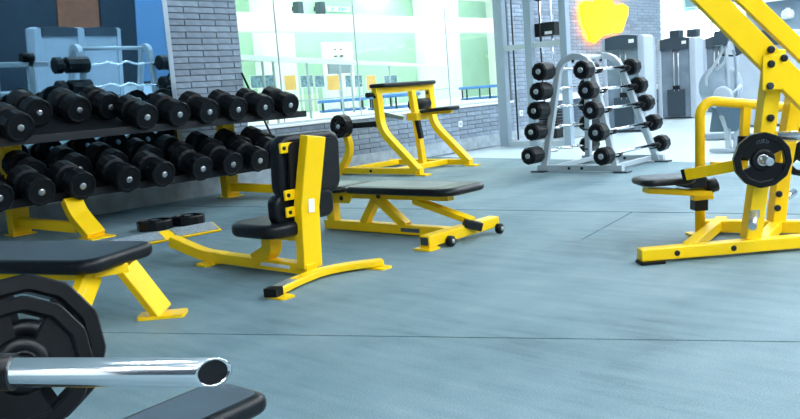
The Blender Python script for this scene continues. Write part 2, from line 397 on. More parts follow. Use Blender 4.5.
XE = XB+.04
part('panel', box((XB+.002, ey, ez), (XE, ey+ew, ez+eh)), 'white', t)
def eb(a0, b0, a1, b1): return ((XE, ey+ew*a0, ez+eh*b0), (XE+.006, ey+ew*a1, ez+eh*b1))
lt_ = MB()
for r_ in ((.50, .2, .53, .8), (.50, .2, .60, .32), (.50, .44, .59, .56), (.50, .68, .60, .8), (.72, .2, .75, .8), (.80, .2, .83, .68), (.77, .68, .87, .8)): lt_.box(*eb(*r_))
def es(pts, wd): return lt_.sweep([(XE+.003, ey+ew*a, ez+eh*b) for a, b in pts], wd*eh, .006, (1, 0, 0))
es([(.63, .2), (.70, .8)], .13); es([(.63, .8), (.70, .2)], .13)
part('lettering', lt_, 'exitgreen', t)
lt_ = MB().lathe((XE, ey+ew*.24, ez+eh*.82), (1, 0, 0), [(eh*.10, 0), (eh*.10, .006)], 12)
es([(.24, .7), (.22, .45)], .18); es([(.22, .45), (.28, .3), (.26, .1)], .1); es([(.22, .45), (.16, .15)], .1); es([(.18, .58), (.30, .64)], .09)
part('pictogram', lt_, 'exitgreen', t)
for px, side in ((298.5, 'left'), (320.5, 'right')):
    q = onx(px, 8, XB+.2)
    t = thing('wall_speaker', 'small dark wall speaker to the %s near the studio exit sign' % side, 'speaker', (XB, q.y, q.z))
    part('cabinet', box((XB+.1, q.y-.09, q.z-.14), (XB+.28, q.y+.09, q.z+.14)), 'capdark', t, bevel=.02)
    part('bracket', box((XB+.002, q.y-.03, q.z-.05), (XB+.1, q.y+.03, q.z+.05)), 'darkmetal', t)
# pictures and orange panels standing low along the back wall
pics = [(250, 277, 'picture'), (284, 297, 'orange'), (300, 313.6, 'picture'), (314.4, 325, 'picture'), (326.5, 340, 'orange'), (345, 353.6, 'picture'), (354.4, 363, 'picture'), (366, 377, 'orange'), (384, 398, 'picture')]
no = 0; npi = 0; XPIC = XB+.85
for a, b, m in pics:
    qa, qb = onx(a, 75, XPIC), onx(b, 90 if m == 'orange' else 87, XPIC); ya, yb, za, zb = qa.y, qb.y, qb.z, onx((a+b)/2, 75, XPIC).z
    if m == 'orange':
        lab = 'orange standing board in the studio, %s from the brick pier' % ORD[no]; no += 1
    else:
        lab = 'bluish photo board standing in the studio, %s from the brick pier' % ORD[npi]; npi += 1
    t = thing('display_board', lab, 'board', (XPIC, (ya+yb)/2, ZF), 'display boards along the studio wall')
    part('board', box((XPIC-.03, ya, za), (XPIC-.004, yb, zb)), 'white', t)
    part('print', box((XPIC-.004, ya+.01, za+.01), (XPIC, yb-.01, zb-.01)), m, t)
    for yy in (ya+.04, yb-.04): part('leg', box((XPIC-.03, yy-.02, ZF), (XPIC-.006, yy+.02, za)), 'white', t)
# railing
ra, rb = onz(232, 57.5, 1.62), onz(447, 66.5, 1.62)
t = thing('studio_railing', 'white handrail on slim steel posts running through the studio', 'railing', (ra.x, ra.y, ZF))
rd = (rb-ra)
part('handrail', MB().sweep([ra, rb], .09, .075), 'studio_white', t, bevel=.01)
for px in (248, 264, 313, 362, 378, 436):
    best = min((abs((onz(px, 60, 1.62)-(ra+rd*u)).length), u) for u in [i/400 for i in range(401)])[1]
    p = ra+rd*best
    part('post', MB().tube([(p.x, p.y, ZF), (p.x, p.y, 1.59)], .020, 8), 'silver', t)
for k, zz in enumerate((1.02,)):
    part('lower_rail', MB().tube([(ra.x, ra.y, zz), (rb.x, rb.y, zz)], .012, 6), 'silver', t)
# trampolines
def trampoline(cx, cy, r, label, h=.25):
    t = thing('trampoline', label, 'trampoline', (cx, cy, ZF), 'fitness trampolines in the studio')
    z = ZF+h; n = 32
    ring = [(cx+r*math.cos(2*math.pi*k/n), cy+r*math.sin(2*math.pi*k/n)) for k in range(n)]
    part('mat', MB().lathe((cx, cy, z-.012), (0, 0, 1), [(r*.86, 0), (r*.86, .01)], n, False), 'trampmat', t)
    part('rim_cover', MB().lathe((cx, cy, z-.03), (0, 0, 1), [(r*.82, .018), (r*.84, .03), (r, .03), (r*1.02, .015), (r*1.02, -.02), (r*.98, -.03), (r*.9, -.012)], n), 'blue', t)
    part('base_ring', MB().tube([(cx+r*.93*math.cos(2*math.pi*k/n), cy+r*.93*math.sin(2*math.pi*k/n), ZF+.022) for k in range(n+1)], .02, 8, False), 'blue', t)
    for k in range(6):
        a = 2*math.pi*(k+.3)/6; x, y = cx+r*.93*math.cos(a), cy+r*.93*math.sin(a)
        l = part('leg', MB().tube([(x, y, ZF), (x, y, z-.03)], .018, 8), 'darkmetal', t)
        part('foot', MB().tube([(x, y, ZF), (x, y, ZF+.03)], .026, 8), 'rubber', l)
p = onz(343, 111, ZF); trampoline(p.x, p.y, .50, 'blue rimmed trampoline in the studio, left beside the brick pier')
p = onz(390, 108.5, ZF); trampoline(p.x+.1, p.y, .52, 'blue rimmed trampoline in the studio behind the yellow leg machine', .27)
p = onz(485, 98.5, ZF); trampoline(p.x, p.y, .58, 'blue rimmed trampoline in the studio next to the cable machine', .30)

# ------------------------------------------------------------------ dumbbell rack
Y0, Y1, XP = 3.24, 5.66, -7.71
rk = thing('dumbbell_rack', 'yellow steel dumbbell rack with black shelves along the mirror', 'rack', (XP+.5, (Y0+Y1)/2, 0))
for yy in (Y0+.02, Y1+.02):
    up = part('upright', MB().sweep([(XP, yy, .012), (XP, yy, .60), (XP+.06, yy, .96)], .17, .12, (1, 0, 0)), 'yellow', rk, bevel=.008)
    part('foot_plate', box((XP-.10, yy-.11, 0), (XP+.10, yy+.11, .012)), 'yellow', up)
    part('brace', MB().sweep([(XP+.05, yy, .115), (-6.86, yy+.14, .085)], .07, .09), 'yellow', rk, bevel=.006)
    lg = part('front_leg', MB().sweep(fillet([(-6.98, yy+.17, .325), (-6.90, yy+.17, .20), (-6.66, yy+.19, .012)], .2, 6), .17, .085, (1, 0, 0)), 'yellow', rk, bevel=.006)
    part('foot_plate', box((-6.76, yy+.08, 0), (-6.52, yy+.30, .012)), 'yellow', lg)
def shelf(x0, z0, x1, z1, ya, yb):
    d = V((x1-x0, 0, z1-z0)).normalized(); n = V((-d.z, 0, d.x))
    mb = MB().sweep([((x0+x1)/2, ya, (z0+z1)/2), ((x0+x1)/2, yb, (z0+z1)/2)], V((x1-x0, 0, z1-z0)).length, .014, (n.x, 0, n.z))
    o = part('shelf', mb, 'shelf', rk)
    part('front_rail', MB().sweep([(x0, ya, z0+.008), (x0, yb, z0+.008)], .03, .07), 'darkmetal', o, bevel=.004)
    part('rear_rail', MB().sweep([(x1, ya, z1+.008), (x1, yb, z1+.008)], .03, .06), 'darkmetal', o, bevel=.004)
SL = math.tan(math.radians(17))
TX, TZ = -7.06, .870                         # front edge of the top shelf
LX, LZ = -7.03, .346
shelf(TX, TZ, TX-.72, TZ+.72*SL, 2.55, 6.36)
shelf(LX, LZ, LX-.40, LZ+.40*SL, 2.45, 6.30)
shelf(LX-.41, LZ+.112, LX-.66, LZ+.112+.25*SL, 2.45, 6.30)

# one dumbbell, axis along local x; +x end faces the room
def dumbbell_proto():
    r, hl, gap = .130, .150, .046
    t = thing('dumbbell', 'x', 'dumbbell', (0, 0, 0), 'black rubber dumbbells on the yellow rack')
    part('handle', MB().lathe((-gap-.01, 0, 0), (1, 0, 0), [(.018, 0), (.022, .03), (.022, 2*gap-.01), (.018, 2*gap+.02)], 12), 'steel', t)
    for s in (1, -1):
        n = 12
        prof = [(r*.80, gap), (r*.97, gap+.012)]
        for k in range(5):
            a = gap+.016+k*.024; prof += [(r, a), (r, a+.017), (r*.955, a+.0185), (r*.955, a+.0225)]
        prof += [(r, gap+hl-.012), (r*.93, gap+hl), (r*.80, gap+hl), (r*.76, gap+hl-.006), (r*.3, gap+hl-.006)]
        h = part('head', MB().lathe((0, 0, 0), (s, 0, 0), prof, n, False, math.pi/12), 'rubber', t)
        part('end_cap', MB().lathe((0, 0, 0), (s, 0, 0), [(.030, gap+hl-.007), (.030, gap+hl+.002), (.024, gap+hl+.008), (.010, gap+hl+.006)], 14), 'steel', h)
    return t
proto = dumbbell_proto(); first = [True]
def dumbbell(x, y, z, label, tilt=17, roll=0, sc=1.0):
    o = proto if first[0] else copytree(proto); first[0] = False
    o.location = V((x, y, z))*S; o.rotation_euler = (roll, math.radians(tilt), 0); o.scale = (sc, sc, sc); o['label'] = label
R_, TA = .130, math.radians(17)
def on_shelf(xf, zf, d):                     # dumbbell centre, d metres up the shelf from its front edge
    return xf-d*math.cos(TA)+R_*math.sin(TA), zf+d*math.sin(TA)+.007+R_*math.cos(TA)+.004
def put_row(ys, xf, zf, where):
    for k, (yy, d) in enumerate(ys):
        x, z = on_shelf(xf, zf, d)
        lab = 'black rubber dumbbell %s, %s' % (where, 'leftmost in view' if k == 0 else '%s from the left' % ORD[k])
        dumbbell(x, yy, z, lab, roll=random.uniform(0, 6), sc=1.0)
put_row([(y_, .13) for y_ in (3.07, 4.27, 4.63, 4.98, 5.34, 5.70, 6.06)], TX, TZ, 'in the front of the top shelf')
put_row([(3.42, .52), (3.80, .52), (4.13, .54)], TX, TZ, 'pushed to the back of the top shelf')
put_row([(y_, .045) for y_ in (2.77, 3.12, 3.49, 3.94, 4.31, 4.75, 5.12, 5.47, 5.83)], LX, LZ, 'in the front lower row')
put_row([(y_, .07) for y_ in (2.87, 3.28, 3.70, 4.08, 4.48, 4.85, 5.23, 5.60, 5.97)], LX-.41, LZ+.112, 'in the rear lower row')

# stick leaning at the pier, plates lying on the floor
t = thing('exercise_stick', 'thin black stick leaning on the wall behind the rack end', 'stick', (-7.9, 6.98, 0))
part('shaft', MB().tube([(-7.86, 6.78, .01), (XW+.045, 6.36, 1.42)], .014, 10), 'darkmetal', t)
part('tip', MB().tube([(-7.86, 6.78, .0), (-7.862, 6.775, .03)], .019, 10), 'rubber', t)

def weight_plate(name, label, c, ax, r, th, group=None, holes=3, mark=None, up=(0, 0, 1), n=12, hub=True, ph=0.0, bush='steel'):
    """twelve sided grip plate with real openings; c centre, ax axis"""
    c = V(c); ax = V(ax).normalized(); a = V(up).cross(ax)
    a = a.normalized() if a.length > .01 else V((1, 0, 0)); b = ax.cross(a)
    t = thing(name, label, 'weight plate', tuple(c-Z*0), group)
    P = lambda rr, an, d: c+(a*math.cos(an)+b*math.sin(an))*rr+ax*d
    N = 72; mb = MB()
    def polyr(an): # radius of a regular polygon with bevelled corners
        k = 2*math.pi/n; m = (an+ph) % k-k/2; return r*math.cos(k/2)/math.cos(m)*1.0
    # outer rim
    ang = [2*math.pi*i/N for i in range(N)]
    rim = [[P(polyr(q)*f, q, d) for q in ang] for f, d in ((.76, -th/2*.8), (.80, -th/2), (.97, -th/2), (1, -th/2*.75), (1, th/2*.75), (.97, th/2), (.80, th/2), (.76, th/2*.8))]
    mb.loft(rim+[rim[0]], False)
    part('rim', mb, 'rubberplate', t)
    # hub disc
    mb = MB(); hb = [[P(rr, q, d) for q in ang] for rr, d in ((.026, -th/2), (r*.34, -th/2), (r*.42, -th*.3), (r*.42, th*.3), (r*.34, th/2), (.026, th/2))]
    mb.loft(hb+[hb[0]], False, True); part('hub', mb, 'rubberplate', t)
    # webs between grip openings
    wmb = MB(); gap = .34
    for k in range(holes):
        a0 = ph+2*math.pi*k/holes+gap; a1 = ph+2*math.pi*(k+1)/holes-gap; m = 14
        qs = [a0+(a1-a0)*i/m for i in range(m+1)]
        def inn(q): return r*.40
        ring = lambda d: [P(r*.40, q, d) for q in qs]+[P(polyr(q)*.80, q, d) for q in reversed(qs)]
        A, B = ring(-th*.32), ring(th*.32); L = len(A); o = len(wmb.v)
        wmb.v += A+B; q4 = []
        for i in range(m):
            j = L-1-i; q4 += [(o+i, o+i+1, o+j-1, o+j), (o+L+i, o+L+j, o+L+j-1, o+L+i+1)]
        for i in range(L):
            q4.append((o+i, o+L+i, o+L+(i+1) % L, o+(i+1) % L))
        wmb.f += q4; wmb.sm += [False]*len(q4)
    part('web', wmb, 'rubberplate', t)
    part('bushing', MB().loft([[P(rr, q, d) for q in ang[::3]] for rr, d in ((.0225, -th/2-.001), (.031, -th/2-.001), (.031, th/2+.001), (.0225, th/2+.001), (.0225, -th/2-.001))], False, True), bush, t)
    return t, P
p = onz(156, 229); weight_plate('weight_plate', 'black grip plate lying on the floor by the foot plate, on the left', (p.x, p.y, .042), (0, 0, 1), .16, .08, 'plates lying on the floor')
p = onz(184, 225); weight_plate('weight_plate', 'black grip plate lying on the floor by the foot plate, on the right', (p.x, p.y+.05, .042), (0, 0, 1), .15, .08, 'plates lying on the floor')

# ------------------------------------------------------------------ upright seat bench (yellow, seen from behind)
def screw(parent, c, ax, r=.012):
    part('bolt', MB().lathe(c, ax, [(r, -.004), (r, .004), (r*.6, .009)], 10), 'darkmetal', parent)
YC = 3.20
ch = thing('seated_bench', 'yellow upright seat with black back pads seen from behind', 'bench', (-3.7, YC, 0))
foot = MB().sweep(fillet([(-3.42, 2.72, .030), (-3.50, 2.95, .032), (-3.55, YC, .033), (-3.50, 3.38, .032), (-3.38, 3.56, .030)], .3, 6), .078, .040)
fb = part('foot_bar', foot, 'yellow', ch, bevel=.006)
part('grip_tape', MB().sweep([(-3.44, 2.78, .0525), (-3.488, 2.925, .0535)], .064, .004), 'plate', fb)
part('end_cap', MB().sweep([(-3.418, 2.705, .032), (-3.437, 2.77, .033)], .082, .046), 'rubber', fb)
for yy, xx in ((2.76, -3.40), (3.52, -3.38)):
    part('floor_plate', MB().prism(rrect(.15, .10, .02), ((xx, yy, 0), (1, 0, 0), (0, 1, 0)), 0, .010), 'yellow', fb)
post = MB().sweep([(-3.64, YC, .05), (-3.63, YC+.01, .42), (-3.585, YC+.07, .83)], .145, .07, (1, 0, 0))
po = part('back_post', post, 'yellow', ch, bevel=.006)
part('sticker', MB().sweep([(-3.590, YC+.01, .385), (-3.588, YC+.015, .465)], .045, .002, (1, 0, 0)), 'white', po)
for zz, dy in ((.775, -.10), (.50, -.11), (.40, -.11)):
    b_ = part('bracket', box((-3.672, YC-.125, zz-.030), (-3.655, YC-.02, zz+.030)), 'yellow', po, bevel=.005)
    screw(b_, (-3.653, YC-.10, zz), (1, 0, 0))
def vpad(name, xc, yc, zc, wy, hz, th, lean, parent, r=.07, edge=.028, m='vinyl'):
    u = V((0, 1, 0)); v = V((math.sin(lean), 0, math.cos(lean)))
    return part(name, MB().prism(rrect(wy, hz, r), ((xc, yc, zc), u, v), -th/2, th/2, edge), m, parent)
vpad('back_pad', -3.735, YC+.13, .655, .50, .385, .10, .07, ch, .08)
part('pad_board', MB().prism(rrect(.40, .30, .04), ((-3.672, YC+.13, .655), (0, 1, 0), (.07, 0, 1)), 0, .016), 'darkmetal', ch)
vpad('lumbar_pad', -3.745, YC+.07, .41, .47, .185, .10, 0, ch, .06)
part('seat_pad', MB().prism(rrect(.46, .44, .12), ((-3.87, YC-.04, .29), (1, 0, 0), (0, 1, 0)), -.035, .05, .03), 'vinyl', ch)
part('seat_rail', MB().sweep([(-4.15, YC-.02, .235), (-3.64, YC-.02, .235)], .06, .04), 'yellow', ch, bevel=.005)
part('seat_support', MB().sweep(fillet([(-3.95, YC-.02, .225), (-3.95, YC-.02, .14), (-4.10, YC-.02, .07)], .2, 8), .10, .085, (1, 0, 0)), 'yellow', ch, bevel=.006)
part('base_rail', MB().sweep([(-3.60, YC-.02, .05), (-4.50, YC-.02, .05)], .085, .065), 'yellow', ch, bevel=.006)
part('instruction_label', box((-4.03, YC-.063, .042), (-3.75, YC-.0615, .065)), 'white', ch)
part('front_riser', MB().sweep(fillet([(-4.45, YC-.02, .05), (-4.66, YC-.02, .05), (-4.97, YC-.07, .140)], .18, 8), .075, .075), 'yellow', ch, bevel=.006)
ta, tb = onz(113, 244.5, .175), onz(217, 225, .175); td = tb-ta
fp = part('foot_crossbar', MB().sweep([ta-Z*.03, tb-Z*.03], .055, .035), 'yellow', ch, bevel=.004)
part('tread_frame', MB().sweep([ta-Z*.008, tb-Z*.008], .13, .010, (.40, 0, 1)), 'yellow', fp)
for a, b in ((.02, .44), (.56, .98)):
    part('tread_plate', MB().sweep([ta+td*a, ta+td*b], .115, .010, (.40, 0, 1)), 'plate', fp)
part('floor_plate', MB().prism(rrect(.12, .22, .02), ((-4.58, YC-.02, 0), (1, 0, 0), (0, 1, 0)), 0, .016), 'yellow', ch)

# ------------------------------------------------------------------ flat bench with roller foot bar
YQ = 4.45
be = thing('flat_bench', 'low yellow framed bench with two black pads and wheeled foot bar', 'bench', (-4.1, YQ, 0))
part('base_rail', MB().sweep([(-4.80, YQ, .045), (-3.53, YQ, .045)], .075, .07), 'yellow', be, bevel=.006)
part('base_label', box((-3.98, YQ-.0395, .03), (-3.80, YQ-.038, .06)), 'sheen', be)
part('upper_rail', MB().sweep([(-4.85, YQ, .285), (-3.52, YQ, .295)], .075, .05), 'yellow', be, bevel=.006)
part('rear_post', MB().sweep([(-4.72, YQ, .07), (-4.72, YQ, .27)], .075, .085, (1, 0, 0)), 'yellow', be, bevel=.006)
part('strut', MB().sweep([(-4.23, YQ, .27), (-4.38, YQ, .07)], .07, .06, (1, 0, 0)), 'yellow', be, bevel=.005)
part('strut', MB().sweep([(-4.23, YQ, .27), (-3.95, YQ, .07)], .07, .06, (1, 0, 0)), 'yellow', be, bevel=.005)
part('incline_link', MB().sweep([(-3.86, YQ, .262), (-3.36, YQ+.02, .13)], .06, .045, (1, 0, 0)), 'yellow', be, bevel=.005)
ft = part('foot_bar', MB().sweep([(-3.45, 4.05, .060), (-3.385, 4.76, .080)], .09, .075), 'yellow', be, bevel=.006)
part('tube_end', box((-3.482, 4.045, .034), (-3.418, 4.051, .086)), 'gap', ft)
part('floor_plate', MB().prism(rrect(.15, .12, .02), ((-3.46, 4.08, 0), (1, 0, 0), (0, 1, 0)), 0, .012), 'yellow', ft)
part('stub', box((-3.49, 4.05, .010), (-3.41, 4.13, .05)), 'yellow', ft)
for yy, xx in ((4.22, -3.365), (4.72, -3.315)):
    wh = part('wheel', MB().lathe((xx-.02, yy, .036), (1, .07, 0), [(.018, -.004), (.036, 0), (.036, .034), (.018, .038)], 18), 'rubber', ft)
    part('axle_bolt', MB().lathe((xx-.02, yy, .036), (1, .07, 0), [(.015, .036), (.015, .043), (.006, .045)], 10), 'steel', wh)
part('hinge_block', MB().sweep([(-3.40, YQ-.03, .125), (-3.32, YQ+.06, .085)], .085, .06), 'darkmetal', ft, bevel=.006)
mp_ = part('main_pad', MB().prism(rrect(1.06, .46, .11), ((-3.89, YQ+.02, .34), (1, 0, 0), (0, 1, 0)), -.016, .036, .024), 'vinyl', be)
part('worn_sheen_top', MB().prism(rrect(.80, .33, .10), ((-3.95, YQ+.02, .3755), (1, 0, 0), (0, 1, 0)), 0, .0015), 'sheen', mp_)  # lighter patch paints in sheen along with wear on the pad top
part('end_cover', MB().prism(rrect(.14, .40, .06), ((-3.47, YQ+.02, .3755), (1, 0, 0), (0, 1, 0)), 0, .0025), 'vinyl', mp_)
sp_ = part('seat_pad', MB().prism(rrect(.50, .44, .10), ((-4.70, YQ+.02, .335), (1, 0, 0), (0, 1, 0)), -.016, .034, .024), 'vinyl', be)
part('worn_sheen_top', MB().prism(rrect(.36, .32, .10), ((-4.70, YQ+.02, .3685), (1, 0, 0), (0, 1, 0)), 0, .0015), 'sheen', sp_)  # wear and painted sheen again, on the smaller pad
part('gusset', MB().prism([(-.15, .03), (.12, .03), (.06, -.06), (-.11, -.06)], ((-4.55, YQ-.045, .285), (1, 0, 0), (0, 0, 1)), -.008, .008), 'yellow', be)
screw(be, (-4.56, YQ-.055, .265), (0, -1, 0), .02); screw(be, (-4.18, YQ-.04, .288), (0, -1, 0), .02)

# ------------------------------------------------------------------ leg machine by the low wall
YA, YBB = 7.70, 8.72
lm = thing('leg_curl_machine', 'tall yellow plate loaded leg machine beside the low brick wall', 'exercise machine', (-7.2, 8.2, 0))
for k, yy in enumerate((YA, YBB)):
    dx = .02*k
    part('side_frame', MB().sweep(fillet([(-6.56+dx, yy, .05), (-7.08+dx, yy, .52), (-7.15+dx, yy, .66), (-7.17+dx, yy, 1.06)], .12, 5), .10, .085, (1, 0, 0)), 'yellow', lm, bevel=.006)
    b = part('base_rail', MB().sweep([(-7.98, yy, .055), (-6.52, yy, .055)], .085, .075), 'yellow', lm, bevel=.006)
    part('floor_plate', MB().prism(rrect(.18, .14, .02), ((-6.50, yy, 0), (1, 0, 0), (0, 1, 0)), 0, .018), 'yellow', b)
    part('floor_plate', MB().prism(rrect(.12, .14, .02), ((-7.95, yy, 0), (1, 0, 0), (0, 1, 0)), 0, .018), 'yellow', b)
    screw(lm, (-7.17+dx, yy-.052, 1.0), (0, -1, 0), .02); screw(lm, (-7.35, yy-.045, .055), (0, -1, 0), .02)
part('cross_rail', MB().sweep([(-6.92, YA+.04, .06), (-6.92, YBB-.04, .06)], .08, .07), 'yellow', lm, bevel=.006)
part('rear_cross_rail', MB().sweep([(-7.80, YA+.04, .06), (-7.80, YBB-.04, .06)], .08, .07), 'yellow', lm, bevel=.006)
part('top_beam', MB().sweep([(-7.17, YA-.06, 1.075), (-7.15, YBB+.06, 1.075)], .085, .07), 'yellow', lm, bevel=.006)
part('top_pad', MB().prism(rrect(.27, 1.10, .06), ((-7.16, 8.21, 1.135), (1, 0, 0), (0, 1, 0)), -.025, .030, .022), 'vinyl', lm)
part('handle_stub', MB().tube([(-7.2, YA-.16, 1.03), (-7.2, YA-.05, 1.03)], .032, 12), 'rubber', lm)
part('centre_post', MB().sweep([(-6.93, 8.22, .09), (-7.04, 8.22, 1.04)], .085, .075, (1, 0, 0)), 'yellow', lm, bevel=.006)
part('adjuster', MB().sweep([(-6.915, 8.20, .42), (-6.965, 8.20, .70)], .055, .06, (1, 0, 0)), 'darkmetal', lm, bevel=.006)
part('carriage', box((-7.05, 8.10, .66), (-6.88, 8.34, .76)), 'yellow', lm, bevel=.006)
part('knee_pad', MB().prism(rrect(.50, .30, .07), ((-6.66, 8.30, .775), (1, 0, .04), (0, 1, 0)), -.02, .03, .02), 'vinyl', lm)
part('knee_arm', MB().sweep([(-6.95, 8.28, .735), (-6.46, 8.30, .745)], .05, .035), 'yellow', lm)
part('roller', MB().tube([(-7.12, 8.30, .86), (-7.12, 8.62, .86)], .075, 16), 'rubber', lm)
part('curved_arm', MB().sweep(fillet([(-7.93, YA-.02, .05), (-7.70, YA-.02, .32), (-7.78, YA-.02, .60)], .35, 10), .085, .085, (1, 0, 0)), 'yellow', lm, bevel=.006)
part('lever_bar', MB().sweep([(-7.80, YA-.02, .645), (-7.15, YA+.02, .66)], .07, .075), 'darkmetal', lm, bevel=.006)
part('lever_arm', MB().sweep([(-7.62, YA+.30, .60), (-7.3, YA+.30, .76), (-7.0, YA+.3, .70)], .05, .05), 'steel', lm)
part('plate_horn', MB().tube([(-7.72, YA-.22, .655), (-7.72, YA+.02, .655)], .024, 12), 'chrome', lm)
for k in range(3):
    weight_plate('weight_plate', 'black plate on the leg machine horn, %s' % ('nearest' if k == 0 else 'middle' if k == 1 else 'innermost'), (-7.72, YA-.185+.045*k, .655), (0, -1, 0), .155, .042, 'plates on the leg machine', ph=.1)

# ------------------------------------------------------------------ barbell rack (A frame)
AX0, AX1, AY0, AY1 = -5.06, -4.12, 8.14, 9.18
ar = thing('barbell_rack', 'silver A frame barbell rack with two arched frames', 'rack', (-4.6, 8.68, 0))
def ry(y, z): return y-(.42*z/1.28 if y > 8.7 else 0)
def arch(y):
    mid = (AX0+AX1)/2-.0; pts = [(AX0+.02, y, .02), (mid-.21, y, 1.12)]
    for k in range(1, 8):
        a = math.pi*(1-k/8); pts.append((mid+.20*math.cos(a), y, 1.12+.16*math.sin(a)))
    pts += [(mid+.21, y, 1.12), (AX1-.02, y, .02)]
    return [(p[0], ry(y, p[2]), p[2]) for p in pts]
for yy in (AY0, AY1):
    fr = part('arched_frame', MB().sweep(arch(yy), .07, .065, (0, 1, 0)), 'silver', ar, bevel=.006)
    part('base_bar', box((AX0-.06, yy-.035, .018), (AX1+.06, yy+.035, .085)), 'silver', fr, bevel=.006)
    for xx in (AX0-.05, AX1+.05):
        part('foot_plate', box((xx-.08, yy-.06, 0), (xx+.08, yy+.06, .018)), 'capdark', fr)
    for xx in (AX0+.36, AX0+.52): screw(fr, (xx, yy-.036, .05), (0, -1, 0), .018)
    screw(fr, (-4.59, ry(yy, 1.23)-.036, 1.23), (0, -1, 0), .018)
part('top_bar', MB().tube([(-4.59, AY0, 1.265), (-4.59, ry(AY1, 1.265), 1.265)], .03, 12), 'silver', ar)
for s, xx in ((0, AX0+.10), (1, AX1-.10)):
    part('base_link', MB().sweep([(xx, AY0, .05), (xx, AY1, .05)], .05, .05), 'silver', ar, bevel=.005)
BZ = [1.125, .91, .70, .465, .215]
def side_x(z, s):
    f = min(1, z/1.12); mid = -4.59
    return (AX1-.02)*(1-f)+(mid+.21)*f if s > 0 else (AX0+.02)*(1-f)+(mid-.21)*f
for s in (1, -1):
    for z in BZ:
        for yy in (AY0, AY1):
            x = side_x(z, s)
            y_ = ry(yy, z); part('hook', MB().sweep([(x, y_, z-.05), (x+s*.09, y_, z-.035), (x+s*.115, y_, z+.0)], .05, .016, (0, 0, 1)), 'darkmetal', ar)
def hexhead(y0, y1, x, z, r):
    d = 1 if y1 > y0 else -1; L = abs(y1-y0)
    return MB().lathe((x, y0, z), (0, d, 0), [(r*.78, 0), (r, .018), (r, L-.018), (r*.80, L), (r*.5, L), (r*.46, L-.006)], 10, False, .2)
hs = ['top', 'second', 'third', 'fourth', 'lowest']
for i, z in enumerate(BZ):
    x = side_x(z, 1)+.065
    t = thing('barbell', 'straight fixed barbell with black heads, %s on the right of the A frame' % hs[i], 'barbell', (x, 8.6, z-.02), 'straight barbells on the A frame')
    part('bar', MB().tube([(x, 7.80, z), (x, ry(AY1, z)+.15, z)], .0175, 10), 'chrome', t)
    for a, b in ((7.92, 7.76), (ry(AY1, z)+.06, ry(AY1, z)+.21)):
        h = part('head', hexhead(a, b, x, z, .098), 'rubber', t)
        dd = -1 if b < a else 1
        part('end_cap', MB().lathe((x, b, z), (0, dd, 0), [(.03, -.004), (.03, .003), (.018, .005)], 12), 'steel', h)
    part('collar', MB().tube([(x, 7.92, z), (x, 8.04, z)], .022, 10), 'rubber', t); part('collar', MB().tube([(x, ry(AY1, z)-.10, z), (x, ry(AY1, z)+.06, z)], .022, 10), 'rubber', t)
for i, z in enumerate(BZ):
    z = z+.02-(.02 if i == 4 else 0); x = side_x(z, -1)-.075
    t = thing('curl_bar', 'bent curl bar with long black heads, %s on the left of the A frame' % hs[i], 'barbell', (x, 8.6, z-.02), 'curl bars on the A frame')
    e_ = ry(AY1, z); u_ = lambda k: 8.22+(e_-8.30)*k
    zig = [(x, 8.0, z), (x, u_(0), z), (x-.05, u_(.14), z+.015), (x+.02, u_(.29), z), (x-.05, u_(.43), z+.015), (x-.05, u_(.57), z+.015), (x+.02, u_(.71), z), (x-.05, u_(.86), z+.015), (x, u_(1), z), (x, e_+.1, z)]
    part('bar', MB().tube(fillet(zig, .05, 3), .0165, 8), 'chrome', t)
    for a, b in ((8.07, 7.84), (e_+.06, e_+.27)):
        h = part('head', hexhead(a, b, x, z, .100), 'rubber', t)
        dd = -1 if b < a else 1
        part('end_cap', MB().lathe((x, b, z), (0, dd, 0), [(.03, -.004), (.03, .003), (.018, .005)], 12), 'steel', h)
    part('collar', MB().tube([(x, 8.07, z), (x, 8.14, z)], .022, 10), 'rubber', t)

# ------------------------------------------------------------------ cable machine frame by the wall
cm = thing('cable_machine', 'tall pale grey cable machine frame in front of the brick pier', 'exercise machine', (-7.1, 11.7, 0))
for xx, yy, wd in ((-7.70, 11.30, .17), (-7.15, 11.30, .13), (-6.52, 11.30, .12)):
    part('post', box((xx-wd/2, yy-.06, .02), (xx+wd/2, yy+.06, 2.62)), 'greyframe', cm, bevel=.008)
for zz, hh in ((.055, .09), (1.60, .085), (2.58, .09)):
    part('front_beam', box((-7.70, 11.26, zz-hh/2), (-6.52, 11.34, zz+hh/2)), 'silver', cm, bevel=.006)
for xx in (-7.70, -6.52):
    for zz in (.055,):
        part('side_beam', box((xx-.045, 11.34, zz-.045), (xx+.045, 12.10, zz+.045)), 'silver', cm, bevel=.006)
part('rear_beam', box((-7.70, 12.02, .01), (-6.52, 12.10, .10)), 'silver', cm, bevel=.006)
part('cable', MB().tube([(-7.45, 11.28, .12), (-7.45, 11.28, 2.5)], .014, 8), 'darkmetal', cm)
part('cable', MB().tube([(-6.99, 11.36, .9), (-6.99, 11.36, 2.5)], .012, 8), 'darkmetal', cm)
part('pulley', MB().lathe((-6.99, 11.33, 2.36), (0, 1, 0), [(.02, 0), (.09, .0), (.075, .02), (.09, .04), (.02, .04)], 20), 'darkmetal', cm)
bb = part('weight_head', box((-7.16, 11.40, 1.73), (-6.76, 11.62, 1.94)), 'darkmetal', cm, bevel=.012)
part('label', box((-6.93, 11.397, 1.755), (-6.80, 11.3995, 1.80)), 'white', bb)
ws_ = part('weight_stack', box((-7.12, 11.40, .12), (-6.80, 11.60, .30)), 'darkmetal', cm)
for k in range(7):
    part('weight_block', box((-7.12, 11.40, .31+.05*k), (-6.80, 11.60, .352+.05*k)), 'darkmetal', ws_, bevel=.004)
for xx in (-7.06, -6.86):
    part('guide_rod', MB().tube([(xx, 11.50, .08), (xx, 11.50, 2.5)], .013, 8), 'chrome', cm)

